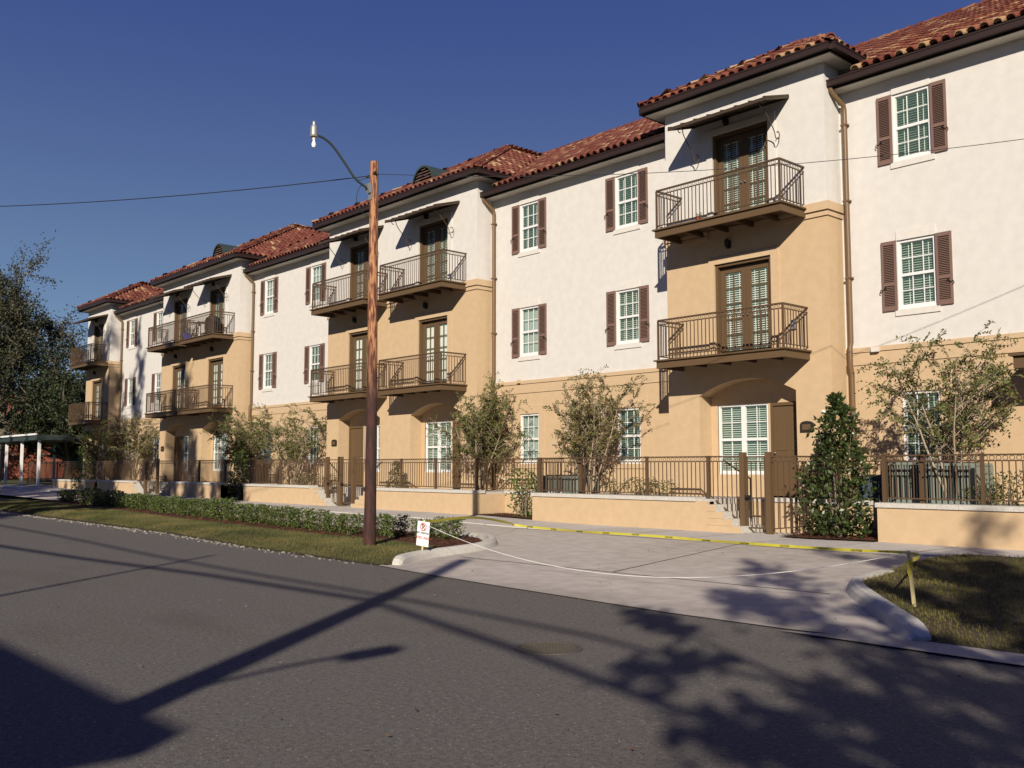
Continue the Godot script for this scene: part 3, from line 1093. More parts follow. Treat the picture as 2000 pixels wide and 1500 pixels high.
func make_building() -> void:
	bld = thing("apartment_building", "long three-storey white and tan stucco apartment block with red tile roof, balconies and brown shutters", "building")
	make_shared()
	W.tile = tile_mesh()
	W.tile_kind = []
	for k in 6:
		var base: ArrayMesh = W.tile
		var arr := base.surface_get_arrays(0)
		var cc: PackedColorArray = arr[Mesh.ARRAY_COLOR]
		var col: Color = [Color(0.19, 0.055, 0.035), Color(0.15, 0.042, 0.028), Color(0.22, 0.068, 0.043), Color(0.115, 0.033, 0.023), Color(0.42, 0.265, 0.14), Color(0.27, 0.11, 0.06)][k]
		cc.fill(col)
		arr[Mesh.ARRAY_COLOR] = cc
		var am := ArrayMesh.new()
		am.add_surface_from_arrays(Mesh.PRIMITIVE_TRIANGLES, arr)
		W.tile_kind.append(am)
	# main walls between the bays
	var secs := [[-10.75, 6.0, [-9.124, -4.6, 0.2, 3.4]], [-22.5, -15.15, [-16.98, -20.82]], [-38.25, -31.07, [-33.03, -36.79]], [-53.4, -46.4, [-51.97, -48.29]]]
	var looks := {-9.124: [0, 0, 1], -16.98: [0, 0, 1], -20.82: [0, 2, 2], -33.03: [2, 1, 1], -36.79: [2, 0, 2], -51.97: [1, 2, 1], -48.29: [2, 1, 1]}
	for s in secs:
		var white := MB.new()
		var tan_ := MB.new()
		var up := []
		var low := []
		for xc in s[2]:
			up.append([xc - 0.4, xc + 0.4, 7.931, 9.391])
			up.append([xc - 0.4, xc + 0.4, 4.791, 6.251])
			low.append([xc - 0.4, xc + 0.4, 1.62, 3.08])
		wall(white, s[0], s[1], 4.0, 9.85, 0.0, up)
		for h in up: reveal(white, h, 0.0, 0.092)
		wall(tan_, s[0], s[1], 0.4, 4.0, 0.0, low)
		for h in low: reveal(tan_, h, 0.0, 0.092)
		part("wall", white.mesh(), M.white, bld)
		part("wall", tan_.mesh(), M.tan, bld)
		var mb := MB.new()
		mb.box(Vector3(s[0], 3.97, 0.0), Vector3(s[1], 4.07, 0.05), "Z")
		part("string_course", mb.mesh(), M.tan_trim, bld)
		mb = MB.new()
		mb.box(Vector3(s[0], 3.70, 0.0), Vector3(s[1], 3.966, 0.025), "Z")
		part("string_course", mb.mesh(), M.tan_trim, bld)
		for xc in s[2]:
			var lk: Array = looks.get(xc, [0, 0, 1])
			window_at(xc, 8.661, 0.0, lk[0], true)
			window_at(xc, 5.521, 0.0, lk[1], true)
			window_at(xc, 2.35, 0.0, lk[2], false)
		# eaves
		mb = MB.new()
		mb.box(Vector3(s[0], 9.76, -0.3), Vector3(s[1], 9.785, 0.40))
		part("soffit", mb.mesh(), M.soffit, bld)
		mb = MB.new()
		gutter_run(mb, Vector3(s[0], 9.755, 0.40), Vector3(s[1], 9.755, 0.40), Vector3(0, 0, 1))
		part("gutter", mb.mesh(), M.dark, bld)
		var px: float = s[0] + 0.17
		downpipe(px, 0.085, Vector3(px - 0.12, 9.80, 0.42))
		if s[1] < 0.0:
			downpipe(s[1] - 0.12, 0.085, Vector3(s[1] - 0.12, 9.80, 0.42))
	# back and end walls close the block
	var shell := MB.new()
	shell.box(Vector3(-57.06, 0.0, -14.0), Vector3(6.0, 9.85, -13.8))
	shell.box(Vector3(5.8, 0.0, -13.8), Vector3(6.0, 9.85, -0.01))
	shell.box(Vector3(-57.06, 0.0, -13.8), Vector3(-56.86, 9.85, 0.0))
	part("wall", shell.mesh(), M.white, bld)
	var core := MB.new()
	core.box(Vector3(-56.8, 0.0, -13.7), Vector3(5.7, 9.7, -0.75))
	part("inner_wall", core.mesh(), M.room, bld)
	# bays
	bay(-15.15, -10.75, [[-12.94, -12.98, 3.45, -14.22, -11.62, true]], true, -11.36)
	bay(-31.07, -22.5, [[-28.87, -28.92, 3.40, -30.26, -27.64, false], [-24.69, -24.66, 3.36, -25.87, -23.26, true]], true, -30.5)
	bay(-46.4, -38.25, [[-44.30, -44.05, 3.35, -45.65, -43.05, false], [-40.41, -40.36, 3.40, -41.65, -39.05, true]], false, -45.95)
	bay(-57.06, -53.4, [[-55.25, -55.15, 3.30, -56.5, -53.9, true]], false, 0.0)
	# roofs
	var roof := node_part("roof", bld)
	var xf := []
	var cols := []
	var p := 0.527
	var s := Vector3(0, p, -1).normalized()
	var sl := 7.45 * sqrt(1 + p * p)
	var o := Vector3(-57.5, 10.03, 0.45)
	var near := func(x: float, y: float) -> bool: return x > 46.95 and x < 52.2 and y < 3.3
	# cut out the strips that the bay roofs cover
	var cuts := [[0.0, 4.6], [10.65, 19.7], [25.97, 35.45], [41.9, 47.2], [47.2, 63.9]]
	var xs := [4.6, 10.65, 19.7, 25.97, 35.45, 41.9, 47.2]
	roof_plane(roof, o, Vector3.RIGHT, s, [Vector2(0, 1.2), Vector2(4.55, 1.2), Vector2(4.55, 0), Vector2(10.65, 0), Vector2(10.65, 1.2), Vector2(19.7, 1.2), Vector2(19.7, 0), Vector2(25.97, 0), Vector2(25.97, 1.2), Vector2(35.45, 1.2), Vector2(35.45, 0), Vector2(41.9, 0), Vector2(41.9, 1.2), Vector2(47.2, 1.2), Vector2(47.2, 0), Vector2(63.9, 0), Vector2(63.9, sl), Vector2(0, sl)], xf, cols, near)
	ridge_caps(roof, Vector3(6.4, 13.96, -7.0), Vector3(-57.5, 13.96, -7.0), xf, cols)
	var back := MB.new()
	back.quad(Vector3(6.4, 9.9, -14.6), Vector3(-57.5, 9.9, -14.6), Vector3(-57.5, 13.93, -7.0), Vector3(6.4, 13.93, -7.0))
	back.tri(Vector3(6.4, 9.98, 0.45), Vector3(6.4, 9.9, -14.6), Vector3(6.4, 13.93, -7.0))
	back.tri(Vector3(-57.5, 9.9, -14.6), Vector3(-57.5, 9.98, 0.45), Vector3(-57.5, 13.93, -7.0))
	part("roof_deck", back.mesh(), M.tile_base, roof)
	bay_roof(roof, -15.15, -10.75, xf, cols, true)
	bay_roof(roof, -31.07, -22.5, xf, cols, false)
	bay_roof(roof, -46.4, -38.25, xf, cols, false)
	bay_roof(roof, -57.06, -53.4, xf, cols, false)
	scatter("roof_tiles", W.tile, M.tile, xf, cols, roof)
	roof_vent(-25.96)
	roof_vent(-41.5)
	# small fittings on the walls
	var fit := MB.new()
	fit.box(Vector3(-10.12, 3.95, 0.05), Vector3(-9.96, 4.05, 0.12))
	part("junction_box", fit.mesh(), M.white_trim, bld)
	for x in [-21.95, -21.2]:
		fit = MB.new()
		fit.box(Vector3(x - 0.06, 4.0, 0.05), Vector3(x + 0.06, 4.1, 0.11))
		part("junction_box", fit.mesh(), M.tan_trim, bld)
	fit = MB.new()
	fit.box(Vector3(-11.66, 4.55, ZT), Vector3(-11.56, 4.75, ZT + 0.06), "Z")
	part("outlet_box", fit.mesh(), M.steel, bld)
	fit = MB.new()
	fit.tube([Vector3(-9.95, 1.25, 0.03), Vector3(-9.95, 1.75, 0.03), Vector3(-9.75, 1.75, 0.03)], 0.014, 6)
	fit.box(Vector3(-10.0, 1.0, 0.0), Vector3(-9.72, 1.28, 0.09))
	part("meter_box", fit.mesh(), M.steel, bld)
	# entrance canopy just past the frame on the right
	fit = MB.new()
	fit.box(Vector3(-6.92, 3.30, 0.051), Vector3(-3.4, 3.52, 1.05))
	fit.box(Vector3(-6.98, 3.52, 0.051), Vector3(-3.34, 3.56, 1.12))
	part("entrance_canopy", fit.mesh(), M.brown, bld)
	rebase(bld, Vector3(-25.5, 0.0, -6.5))


# ---------------------------------------------------------------- ground, street, walls
# a sheet in x and z whose height is a function; colours from a callable (optional)
func sheet(xs: Array, zs: Array, h: Callable, colour: Callable) -> ArrayMesh:
	var mb := MB.new()
	mb.colored = true
	var nx := xs.size()
	for z in zs:
		for x in xs:
			mb.v.append(Vector3(x, h.call(x, z), z))
			mb.n.append(Vector3.UP)
			mb.uv.append(Vector2(x, z))
			mb.c.append(colour.call(x, z) if colour.is_valid() else Color.WHITE)
	for j in zs.size() - 1:
		for i in nx - 1:
			var a := j * nx + i
			mb.ix.append(a); mb.ix.append(a + 1); mb.ix.append(a + nx)
			mb.ix.append(a + 1); mb.ix.append(a + nx + 1); mb.ix.append(a + nx)
	return mb.mesh()

func steps_of(a: float, b: float, st: float) -> Array:
	var out := []
	var cnt := maxi(1, int(ceil((b - a) / st)))
	for i in cnt + 1: out.append(lerpf(a, b, float(i) / cnt))
	return out

# flat patch bounded by a polygon (x, z), draped on gy + y
func patch(poly: Array, y: float, cell: float, colour := func(_x, _z): return Color.WHITE, drop_z := 99.0) -> ArrayMesh:
	var mb := MB.new()
	mb.colored = true
	var pv := PackedVector2Array(poly)
	var box := Rect2(pv[0], Vector2.ZERO)
	for p in pv: box = box.expand(p)
	var xs := steps_of(box.position.x, box.end.x, cell)
	var zs := steps_of(box.position.y, box.end.y, cell)
	for i in xs.size() - 1:
		for j in zs.size() - 1:
			var cellp := PackedVector2Array([Vector2(xs[i], zs[j]), Vector2(xs[i + 1], zs[j]), Vector2(xs[i + 1], zs[j + 1]), Vector2(xs[i], zs[j + 1])])
			for q in Geometry2D.intersect_polygons(cellp, pv):
				var ids := Geometry2D.triangulate_polygon(q)
				for k in range(0, ids.size(), 3):
					var t := []
					for e in 3:
						var p: Vector2 = q[ids[k + e]]
						t.append(Vector3(p.x, (y + drive_rise(p.y) if drop_z < -90.0 else y * front_drop(p.y, drop_z) + (drive_rise(p.y) if drop_z == 10.95 else 0.0)) + gy(p.x), p.y))
					if (t[1] - t[0]).cross(t[2] - t[0]).y < 0.0:
						var sw: Vector3 = t[1]
						t[1] = t[2]
						t[2] = sw
					var k0 := mb.v.size()
					mb.tri(t[0], t[1], t[2])
					if colour.is_valid():
						for e in 3: mb.c[k0 + e] = colour.call(t[e].x, t[e].z)
	return mb.mesh()

# 1 behind the front edge, falling to 0.1 at it
func front_drop(z: float, edge: float) -> float:
	return lerpf(0.12, 1.0, smoothstep(edge, edge - 0.75, z))

# the court climbs gently from the street to the sidewalk
func drive_rise(z: float) -> float:
	return 0.115 * clampf((10.9 - z) / 6.6, 0.0, 1.0)

# a kerb: profile swept along points (x, z); inner side on the left of the walking direction
func kerb_mesh(pts: Array, w: float, h0: float, h1: float) -> ArrayMesh:
	var mb := MB.new()
	var rows := []
	for i in pts.size():
		var p: Vector2 = pts[i]
		var d: Vector2 = (pts[mini(i + 1, pts.size() - 1)] - pts[maxi(i - 1, 0)]).normalized()
		var nrm := Vector2(-d.y, d.x)
		var g := gy(p.x) + drive_rise(p.y) * 0.9
		var row := []
		var from_end := mini(i, pts.size() - 1 - i)
		var tall: float = h0 + (h1 - h0) * [0.35, 0.72, 0.93, 1.0][mini(from_end, 3)]
		for q in [[-0.03, h0], [0.01, tall - 0.045], [0.055, tall], [w, tall], [w, h0 - 0.05]]:
			var o: Vector2 = p + nrm * q[0]
			row.append(Vector3(o.x, g + q[1], o.y))
		rows.append(row)
	for i in rows.size() - 1:
		for k in 4:
			mb.quad(rows[i][k], rows[i][k + 1], rows[i + 1][k + 1], rows[i + 1][k])
	for e in [0, rows.size() - 1]:
		var r: Array = rows[e]
		mb.poly([r[0], r[1], r[2], r[3], r[4]])
	return mb.mesh()

var macro := FastNoiseLite.new()
var macro2 := FastNoiseLite.new()

func road_colour(x: float, z: float) -> Color:
	var t := 1.04 + 0.26 * macro.get_noise_2d(x, z) + 0.16 * macro2.get_noise_2d(x * 0.6, z * 2.4)
	# dusty strip along the edge, worn wheel tracks
	var edge := smoothstep(12.6, 10.8, z + 0.5 * macro2.get_noise_2d(x * 1.5, z * 1.5))
	t += 0.30 * edge + 0.75 * smoothstep(11.15, 10.75, z + 0.35 * macro2.get_noise_2d(x * 2.5, z * 2.5))
	t += 0.07 * exp(-pow((z - 14.2) / 0.8, 2.0)) + 0.07 * exp(-pow((z - 16.4) / 0.8, 2.0))
	var warm := Color(1.0, 0.985, 0.965).lerp(Color(1.06, 1.0, 0.90), edge)
	# sandy patch in the near corner
	var near := exp(-(pow((x + 4.0) / 1.1, 2.0) + pow((z - 17.7) / 0.7, 2.0))) * clampf(0.6 + macro2.get_noise_2d(x * 3.0, z * 3.0), 0.0, 1.0)
	return (warm * t).lerp(Color(1.55, 1.42, 1.22), near * 0.75)

func slab_colour(x: float, z: float) -> Color:
	var t := 0.95 + 0.17 * macro.get_noise_2d(x * 0.8, z * 0.8) + 0.10 * macro2.get_noise_2d(x, z * 3.0)
	t -= 0.20 * smoothstep(10.2, 11.05, z) * (0.7 + 0.5 * macro2.get_noise_2d(x, z))
	return Color(t, t * 0.99, t * 0.965)

const ISLAND := [Vector2(-5.83, 8.70), Vector2(-6.12, 8.2), Vector2(-6.22, 7.6), Vector2(-6.33, 7.0), Vector2(-6.54, 6.2), Vector2(-6.64, 4.9), Vector2(-6.40, 4.3), Vector2(7.0, 4.3), Vector2(7.0, 10.86), Vector2(-3.2, 10.92), Vector2(-4.0, 10.94), Vector2(-4.62, 10.2), Vector2(-5.32, 9.35)]
const VERGE := [Vector2(-39.5, 10.45), Vector2(-39.5, 6.9), Vector2(-36.0, 7.05), Vector2(-22.0, 7.35), Vector2(-16.3, 6.55), Vector2(-15.0, 6.75), Vector2(-14.0, 7.5), Vector2(-13.45, 8.3), Vector2(-13.3, 9.2), Vector2(-13.0, 9.85), Vector2(-12.65, 10.45), Vector2(-12.6, 10.72), Vector2(-18.0, 10.62), Vector2(-26.0, 10.52)]

func make_ground() -> void:
	macro.seed = 3; macro.frequency = 0.22; macro.fractal_octaves = 4
	macro2.seed = 8; macro2.frequency = 0.7; macro2.fractal_octaves = 3
	var xs := [-320.0, -200.0, -140.0, -120.0, -90.0, -65.0, -57.0, -50.0, -43.0, -36.0, -28.0, -21.0, -17.0, 0.0, 30.0, 120.0]
	structure("ground", sheet(xs, [-160.0, -60.0, -20.0, 0.0, 20.0, 60.0, 160.0], func(x, _z): return gy(x) - 0.05, func(_x, _z): return Color.WHITE), M.meadow)
	# asphalt street
	var rx := [-140.0, -110.0, -90.0, -70.0]
	rx.append_array(steps_of(-62.0, -22.0, 0.6))
	rx.append_array(steps_of(-21.6, 3.0, 0.2))
	rx.append_array([8.0, 20.0, 60.0])
	structure("road", sheet(rx, steps_of(10.4, 22.6, 0.2), func(x, z): return gy(x) + 0.02 * (1.0 - pow((z - 16.5) / 6.1, 2.0)) * 0.0, road_colour), M.asphalt)
	# concrete apron and parking court, sidewalk
	structure("driveway", patch([Vector2(-62, 4.1), Vector2(9.0, 4.1), Vector2(9.0, 10.9), Vector2(-3.2, 11.0), Vector2(-4.2, 11.1), Vector2(-5.2, 11.24), Vector2(-6.6, 11.26), Vector2(-9.4, 11.08), Vector2(-11.0, 10.95), Vector2(-12.7, 10.76), Vector2(-13.2, 9.6), Vector2(-13.6, 8.2), Vector2(-15.0, 7.0), Vector2(-22.0, 7.3), Vector2(-40.0, 7.0), Vector2(-62, 6.8)], 0.012, 0.5, slab_colour, -99.0), M.concrete)
	structure("driveway_joint", patch([Vector2(-12.7, 9.13), Vector2(-6.1, 8.9), Vector2(-6.1, 8.925), Vector2(-12.7, 9.155)], 0.016, 2.0, func(_x, _z): return Color.WHITE, -99.0), M.black)
	structure("driveway_joint", patch([Vector2(-10.62, 4.2), Vector2(-10.60, 4.2), Vector2(-9.42, 9.0), Vector2(-9.45, 9.0)], 0.016, 0.5, func(_x, _z): return Color.WHITE, -99.0), M.soil)
	# sidewalk slabs, each between its joints
	var walk := Node3D.new()
	walk.name = numbered("sidewalk")
	add_child(walk, true)
	walk.set_meta("kind", "structure")
	var x := 6.0
	var k := 0
	while x > -62.0:
		var g := gy(x)
		var g2 := gy(x - 1.5)
		var mb := MB.new()
		var y := 0.15
		var b := 0.012
		var jit := rng.randf_range(-0.002, 0.002)
		mb.quad(Vector3(x - 1.5 + b, y + g2 + jit, 4.1), Vector3(x - b, y + g + jit, 4.1), Vector3(x - b, y + g + jit, 0.9), Vector3(x - 1.5 + b, y + g2 + jit, 0.9))
		mb.quad(Vector3(x - 1.5 + b, g2 + 0.10, 4.12), Vector3(x - b, g + 0.10, 4.12), Vector3(x - b, y + g + jit, 4.1), Vector3(x - 1.5 + b, y + g2 + jit, 4.1))
		mb.quad(Vector3(x - 1.5 - b, y + g2 - 0.012, 4.09), Vector3(x - 1.5 + b, y + g2 - 0.012, 4.09), Vector3(x - 1.5 + b, y + g2 - 0.012, 1.0), Vector3(x - 1.5 - b, y + g2 - 0.012, 1.0))
		part("paving_slab", mb.mesh(), M.walk[k % 3], walk)
		x -= 1.5
		k += 1
	# planted verge and corner island
	structure("verge_soil", patch(VERGE, 0.10, 0.5, func(_x, _z): return Color.WHITE, 10.6), M.soil)
	structure("island_soil", patch(ISLAND, 0.10, 0.5, func(_x, _z): return Color.WHITE, 10.95), M.soil)
	var mul := [Vector2(-39.4, 6.95), Vector2(-36.0, 7.1), Vector2(-22.0, 7.4), Vector2(-16.3, 6.62), Vector2(-15.0, 6.82), Vector2(-14.05, 7.55), Vector2(-13.5, 8.3), Vector2(-13.5, 8.75), Vector2(-14.2, 8.75), Vector2(-16.2, 8.52), Vector2(-20.0, 9.0), Vector2(-25.0, 8.85), Vector2(-31.0, 8.3), Vector2(-39.4, 7.9)]
	structure("mulch_bed", patch(mul, 0.125, 0.8), M.mulch)
	structure("mulch_bed", patch([Vector2(-10.85, 1.25), Vector2(-9.0, 1.25), Vector2(-9.0, 2.35), Vector2(-10.2, 2.6), Vector2(-10.9, 2.55)], 0.175, 0.8), M.mulch)
	structure("mulch_bed", patch([Vector2(-20.64, 1.15), Vector2(-18.36, 1.15), Vector2(-18.36, 2.15), Vector2(-20.64, 2.15)], 0.175, 0.8), M.mulch)
	structure("mulch_bed", patch([Vector2(-36.45, 1.15), Vector2(-34.36, 1.15), Vector2(-34.36, 2.15), Vector2(-36.45, 2.15)], 0.175, 0.8), M.mulch)
	chips(mul, 0.13, 9000)
	chips([Vector2(-10.85, 1.25), Vector2(-9.0, 1.25), Vector2(-9.0, 2.4), Vector2(-10.2, 2.6), Vector2(-10.9, 2.5)], 0.18, 1500)
	chips([Vector2(-20.6, 1.15), Vector2(-18.4, 1.15), Vector2(-18.4, 2.15), Vector2(-20.6, 2.15)], 0.18, 900)
	grass("grass", [Vector2(-39.4, 10.4), Vector2(-39.4, 7.9), Vector2(-31.0, 8.25), Vector2(-25.0, 8.8), Vector2(-20.0, 8.95), Vector2(-16.2, 8.5), Vector2(-14.2, 8.72), Vector2(-13.45, 8.9), Vector2(-13.3, 9.3), Vector2(-13.0, 9.9), Vector2(-12.7, 10.4), Vector2(-12.68, 10.68), Vector2(-18.0, 10.6), Vector2(-26.0, 10.5)], 0.10, 52000, 0.06, Color(0.062, 0.078, 0.022), Color(0.175, 0.150, 0.060), 10.6)
	grass("grass", ISLAND, 0.10, 42000, 0.05, Color(0.085, 0.085, 0.02), Color(0.17, 0.145, 0.045), 10.95)
	# kerbs: the bulb at the verge's end, the island's edge, gutter strip along the island
	structure("kerb", kerb_mesh(smooth([Vector2(-16.2, 6.45), Vector2(-14.75, 6.72), Vector2(-13.9, 7.3), Vector2(-13.38, 8.0), Vector2(-13.16, 8.7), Vector2(-13.02, 9.4), Vector2(-12.78, 10.0), Vector2(-12.45, 10.5)], 6), 0.16, 0.0, 0.14), M.coping)
	structure("kerb", kerb_mesh(smooth([Vector2(-4.12, 11.0), Vector2(-4.75, 10.25), Vector2(-5.45, 9.4), Vector2(-5.95, 8.75), Vector2(-6.25, 8.2), Vector2(-6.33, 7.6), Vector2(-6.42, 7.0)], 6), 0.17, 0.0, 0.14), M.coping)
	structure("kerb", kerb_mesh([Vector2(-6.42, 7.1), Vector2(-6.62, 6.2), Vector2(-6.72, 4.9)], 0.1, 0.0, 0.125), M.coping)
	structure("gutter_strip", patch([Vector2(-4.1, 10.95), Vector2(7.0, 10.82), Vector2(7.0, 11.25), Vector2(-3.0, 11.42), Vector2(-5.2, 11.4)], 0.017, 0.5, slab_colour), M.concrete)
	# broken concrete crumbs along the verge's edge
	var mb2 := MB.new()
	mb2.colored = true
	for i in 700:
		var px := -12.6 - pow(rng.randf(), 1.0) * 26.0
		var pz := 10.62 + rng.randf_range(-0.12, 0.35) * rng.randf() - (px + 12.6) * 0.004
		var r := rng.randf_range(0.005, 0.02)
		var t := rng.randf_range(0.14, 0.34)
		mb2.col = Color(t, t * 0.93, t * 0.80)
		mb2.obox(Vector3(px, gy(px) + r * 0.4, pz), Vector3(r, 0, r * 0.4), Vector3(0, r * 0.6, 0), Vector3(-r * 0.3, 0, r))
	structure("gravel", mb2.mesh(), M.chip).set_meta("kind", "stuff")
	# fallen leaves and twigs on the street and apron
	mb2 = MB.new()
	mb2.colored = true
	for i in 260:
		var px := rng.randf_range(-14.0, -1.0)
		var pz := rng.randf_range(4.6, 17.5)
		if Geometry2D.is_point_in_polygon(Vector2(px, pz), PackedVector2Array(ISLAND)): continue
		mb2.col = [Color(0.11, 0.05, 0.025), Color(0.17, 0.10, 0.05), Color(0.05, 0.035, 0.025), Color(0.34, 0.31, 0.27)][rng.randi() % 4]
		var a := rng.randf() * TAU
		var l := rng.randf_range(0.012, 0.05)
		mb2.leaf(Vector3(px, 0.024 + (drive_rise(pz) if pz < 10.9 else 0.0), pz), Vector3(cos(a), 0.12, sin(a)), Vector3(-sin(a), 0.25, cos(a)), l, l * 0.55)
	structure("fallen_leaves", mb2.mesh(), M.chip).set_meta("kind", "stuff")
	# manhole cover
	var mh := thing("manhole_cover", "round rusty manhole cover set in the asphalt street", "manhole cover", Vector3(-6.03, 0.0, 13.57))
	var mb3 := MB.new()
	mb3.lathe(Vector3.ZERO, [Vector2(0.29, -0.02), Vector2(0.29, 0.010), Vector2(0.255, 0.012), Vector2(0.252, 0.004), Vector2(0.245, 0.004)], 32)
	part("frame_ring", mb3.mesh(), M.iron_lid, mh)
	mb3 = MB.new()
	mb3.lathe(Vector3.ZERO, [Vector2(0.245, 0.003), Vector2(0.24, 0.010), Vector2(0.0, 0.010)], 32)
	for i in range(-5, 6):
		for j in range(-5, 6):
			if Vector2(i, j).length() < 5.2:
				mb3.box(Vector3(i * 0.042 - 0.012, 0.010, j * 0.042 - 0.012), Vector3(i * 0.042 + 0.012, 0.015, j * 0.042 + 0.012), "Y")
	part("lid", mb3.mesh(), M.iron_lid, mh)

func smooth(pts: Array, sub: int) -> Array:
	var out := []
	for i in pts.size() - 1:
		var p0: Vector2 = pts[maxi(i - 1, 0)]
		var p1: Vector2 = pts[i]
		var p2: Vector2 = pts[i + 1]
		var p3: Vector2 = pts[mini(i + 2, pts.size() - 1)]
		for k in sub: out.append(p1.cubic_interpolate(p2, p0, p3, k / float(sub)))
	out.append(pts[pts.size() - 1])
	return out

func random_in(pv: PackedVector2Array, box: Rect2) -> Vector2:
	for i in 40:
		var p := box.position + Vector2(rng.randf() * box.size.x, rng.randf() * box.size.y)
		if Geometry2D.is_point_in_polygon(p, pv): return p
	return pv[0]

func chips(poly: Array, y: float, cnt: int) -> void:
	var mb := MB.new()
	mb.colored = true
	var pv := PackedVector2Array(poly)
	var box := Rect2(pv[0], Vector2.ZERO)
	for p in pv: box = box.expand(p)
	for i in cnt:
		var p := random_in(pv, box)
		var a := rng.randf() * TAU
		var l := rng.randf_range(0.02, 0.07)
		var t := rng.randf()
		mb.col = Color(0.06, 0.022, 0.012).lerp(Color(0.20, 0.075, 0.038), t * t)
		var d := Vector3(cos(a), rng.randf_range(-0.2, 0.5), sin(a)).normalized()
		mb.leaf(Vector3(p.x, y + gy(p.x) + rng.randf() * 0.02, p.y), d, Vector3(-sin(a), rng.randf_range(-0.5, 0.5), cos(a)), l, l * 0.35)
	structure("mulch_chips", mb.mesh(), M.chip).set_meta("kind", "stuff")

func grass(called: String, poly: Array, y: float, cnt: int, h: float, a: Color, b: Color, drop_z: float) -> void:
	var tuft := MB.new()
	tuft.colored = true
	for i in 5:
		var t := TAU * i / 5.0 + 0.3
		var d := Vector3(cos(t) * 0.55, 1.0, sin(t) * 0.55).normalized()
		tuft.leaf(Vector3(cos(t) * 0.008, 0, sin(t) * 0.008), d, Vector3(-sin(t), 0, cos(t)), 1.0 * (0.7 + 0.12 * i), 0.09)
	var pv := PackedVector2Array(poly)
	var box := Rect2(pv[0], Vector2.ZERO)
	for p in pv: box = box.expand(p)
	var xf := []
	var cols := []
	for i in cnt:
		var p := random_in(pv, box)
		var s := h * rng.randf_range(0.45, 1.15)
		var nn := macro2.get_noise_2d(p.x * 0.8, p.y * 0.8) * 1.1 + macro.get_noise_2d(p.x * 2.0, p.y * 2.0)
		if nn < -0.55 and rng.randf() < 0.7: continue
		xf.append(Transform3D(Basis(Vector3.UP, rng.randf() * TAU).scaled(Vector3(s, s, s)), Vector3(p.x, y * front_drop(p.y, drop_z) + (drive_rise(p.y) if drop_z == 10.95 else 0.0) + gy(p.x), p.y)))
		cols.append(a.lerp(b, clampf(0.5 + nn * 0.6 + rng.randf_range(-0.3, 0.3), 0.0, 1.0)))
	scatter(called, tuft.mesh(), M.leaf, xf, cols, self)

# a retaining wall: body box with a coping of separate stones along its front edge
func ret_wall(label: String, x0: float, x1: float, z0: float, z1: float, top: float, ground: float, coping_x0: float, coping_x1: float) -> Node3D:
	var t := thing("retaining_wall", label, "retaining wall", Vector3((x0 + x1) / 2, ground, (z0 + z1) / 2), "low stucco walls along the sidewalk")
	var o := -t.position
	var mb := MB.new()
	mb.box(o + Vector3(x0, ground - 0.1, z0), o + Vector3(x1, top - 0.085, z1))
	part("wall_body", mb.mesh(), M.tan, t)
	var x := coping_x0
	while x < coping_x1 - 0.1:
		var e := minf(x + 1.55, coping_x1)
		if coping_x1 - e < 0.4: e = coping_x1
		mb = MB.new()
		mb.box(o + Vector3(x + 0.004, top - 0.085, z1 - 0.34), o + Vector3(e - 0.004, top, z1 + 0.035))
		part("coping_stone", mb.mesh(), M.coping, t)
		x = e
	return t

func stairs(label: String, x_low: float, x_high: float, z0: float, z1: float, y_low: float, y_high: float) -> void:
	# solid steps climbing along x from x_low (ground) to x_high (terrace); the front cheek shows the stepped outline
	var cnt := 4
	var t := thing("steps", label, "steps", Vector3(x_low, y_low, (z0 + z1) / 2), "front steps from the gates up to the terrace")
	var o := -t.position
	for i in cnt:
		var xa := lerpf(x_low, x_high, float(i) / cnt)
		var xb := x_high
		var y := lerpf(y_low, y_high, (i + 1.0) / (cnt + 1.0))
		var y0 := lerpf(y_low, y_high, float(i) / (cnt + 1.0)) if i > 0 else y_low - 0.05
		var mb := MB.new()
		mb.box(o + Vector3(minf(xa, xb), y0, z0), o + Vector3(maxf(xa, xb), y, z1 - 0.015))
		part("step", mb.mesh(), M.coping, t)
		mb = MB.new()
		mb.box(o + Vector3(minf(xa, xb) + 0.002, y0, z1 - 0.014), o + Vector3(maxf(xa, xb) - 0.002, y - 0.004, z1 + 0.004), "Z")
		part("cheek", mb.mesh(), M.tan, t)

# a run of iron fence through points (x, z); y0/y1 lists give the foot and head at each point
func fence(label: String, pts: Array, y0, y1, posts: Array, single: bool, rings := true) -> Node3D:
	var p0: Vector2 = pts[0]
	var f0: float = y0[0] if y0 is Array else y0
	var t := thing("iron_fence", label, "fence", Vector3(p0.x, f0, p0.y), "brown iron fence runs on the terrace edge")
	fence_parts(t, pts, y0, y1, posts, single, rings)
	return t

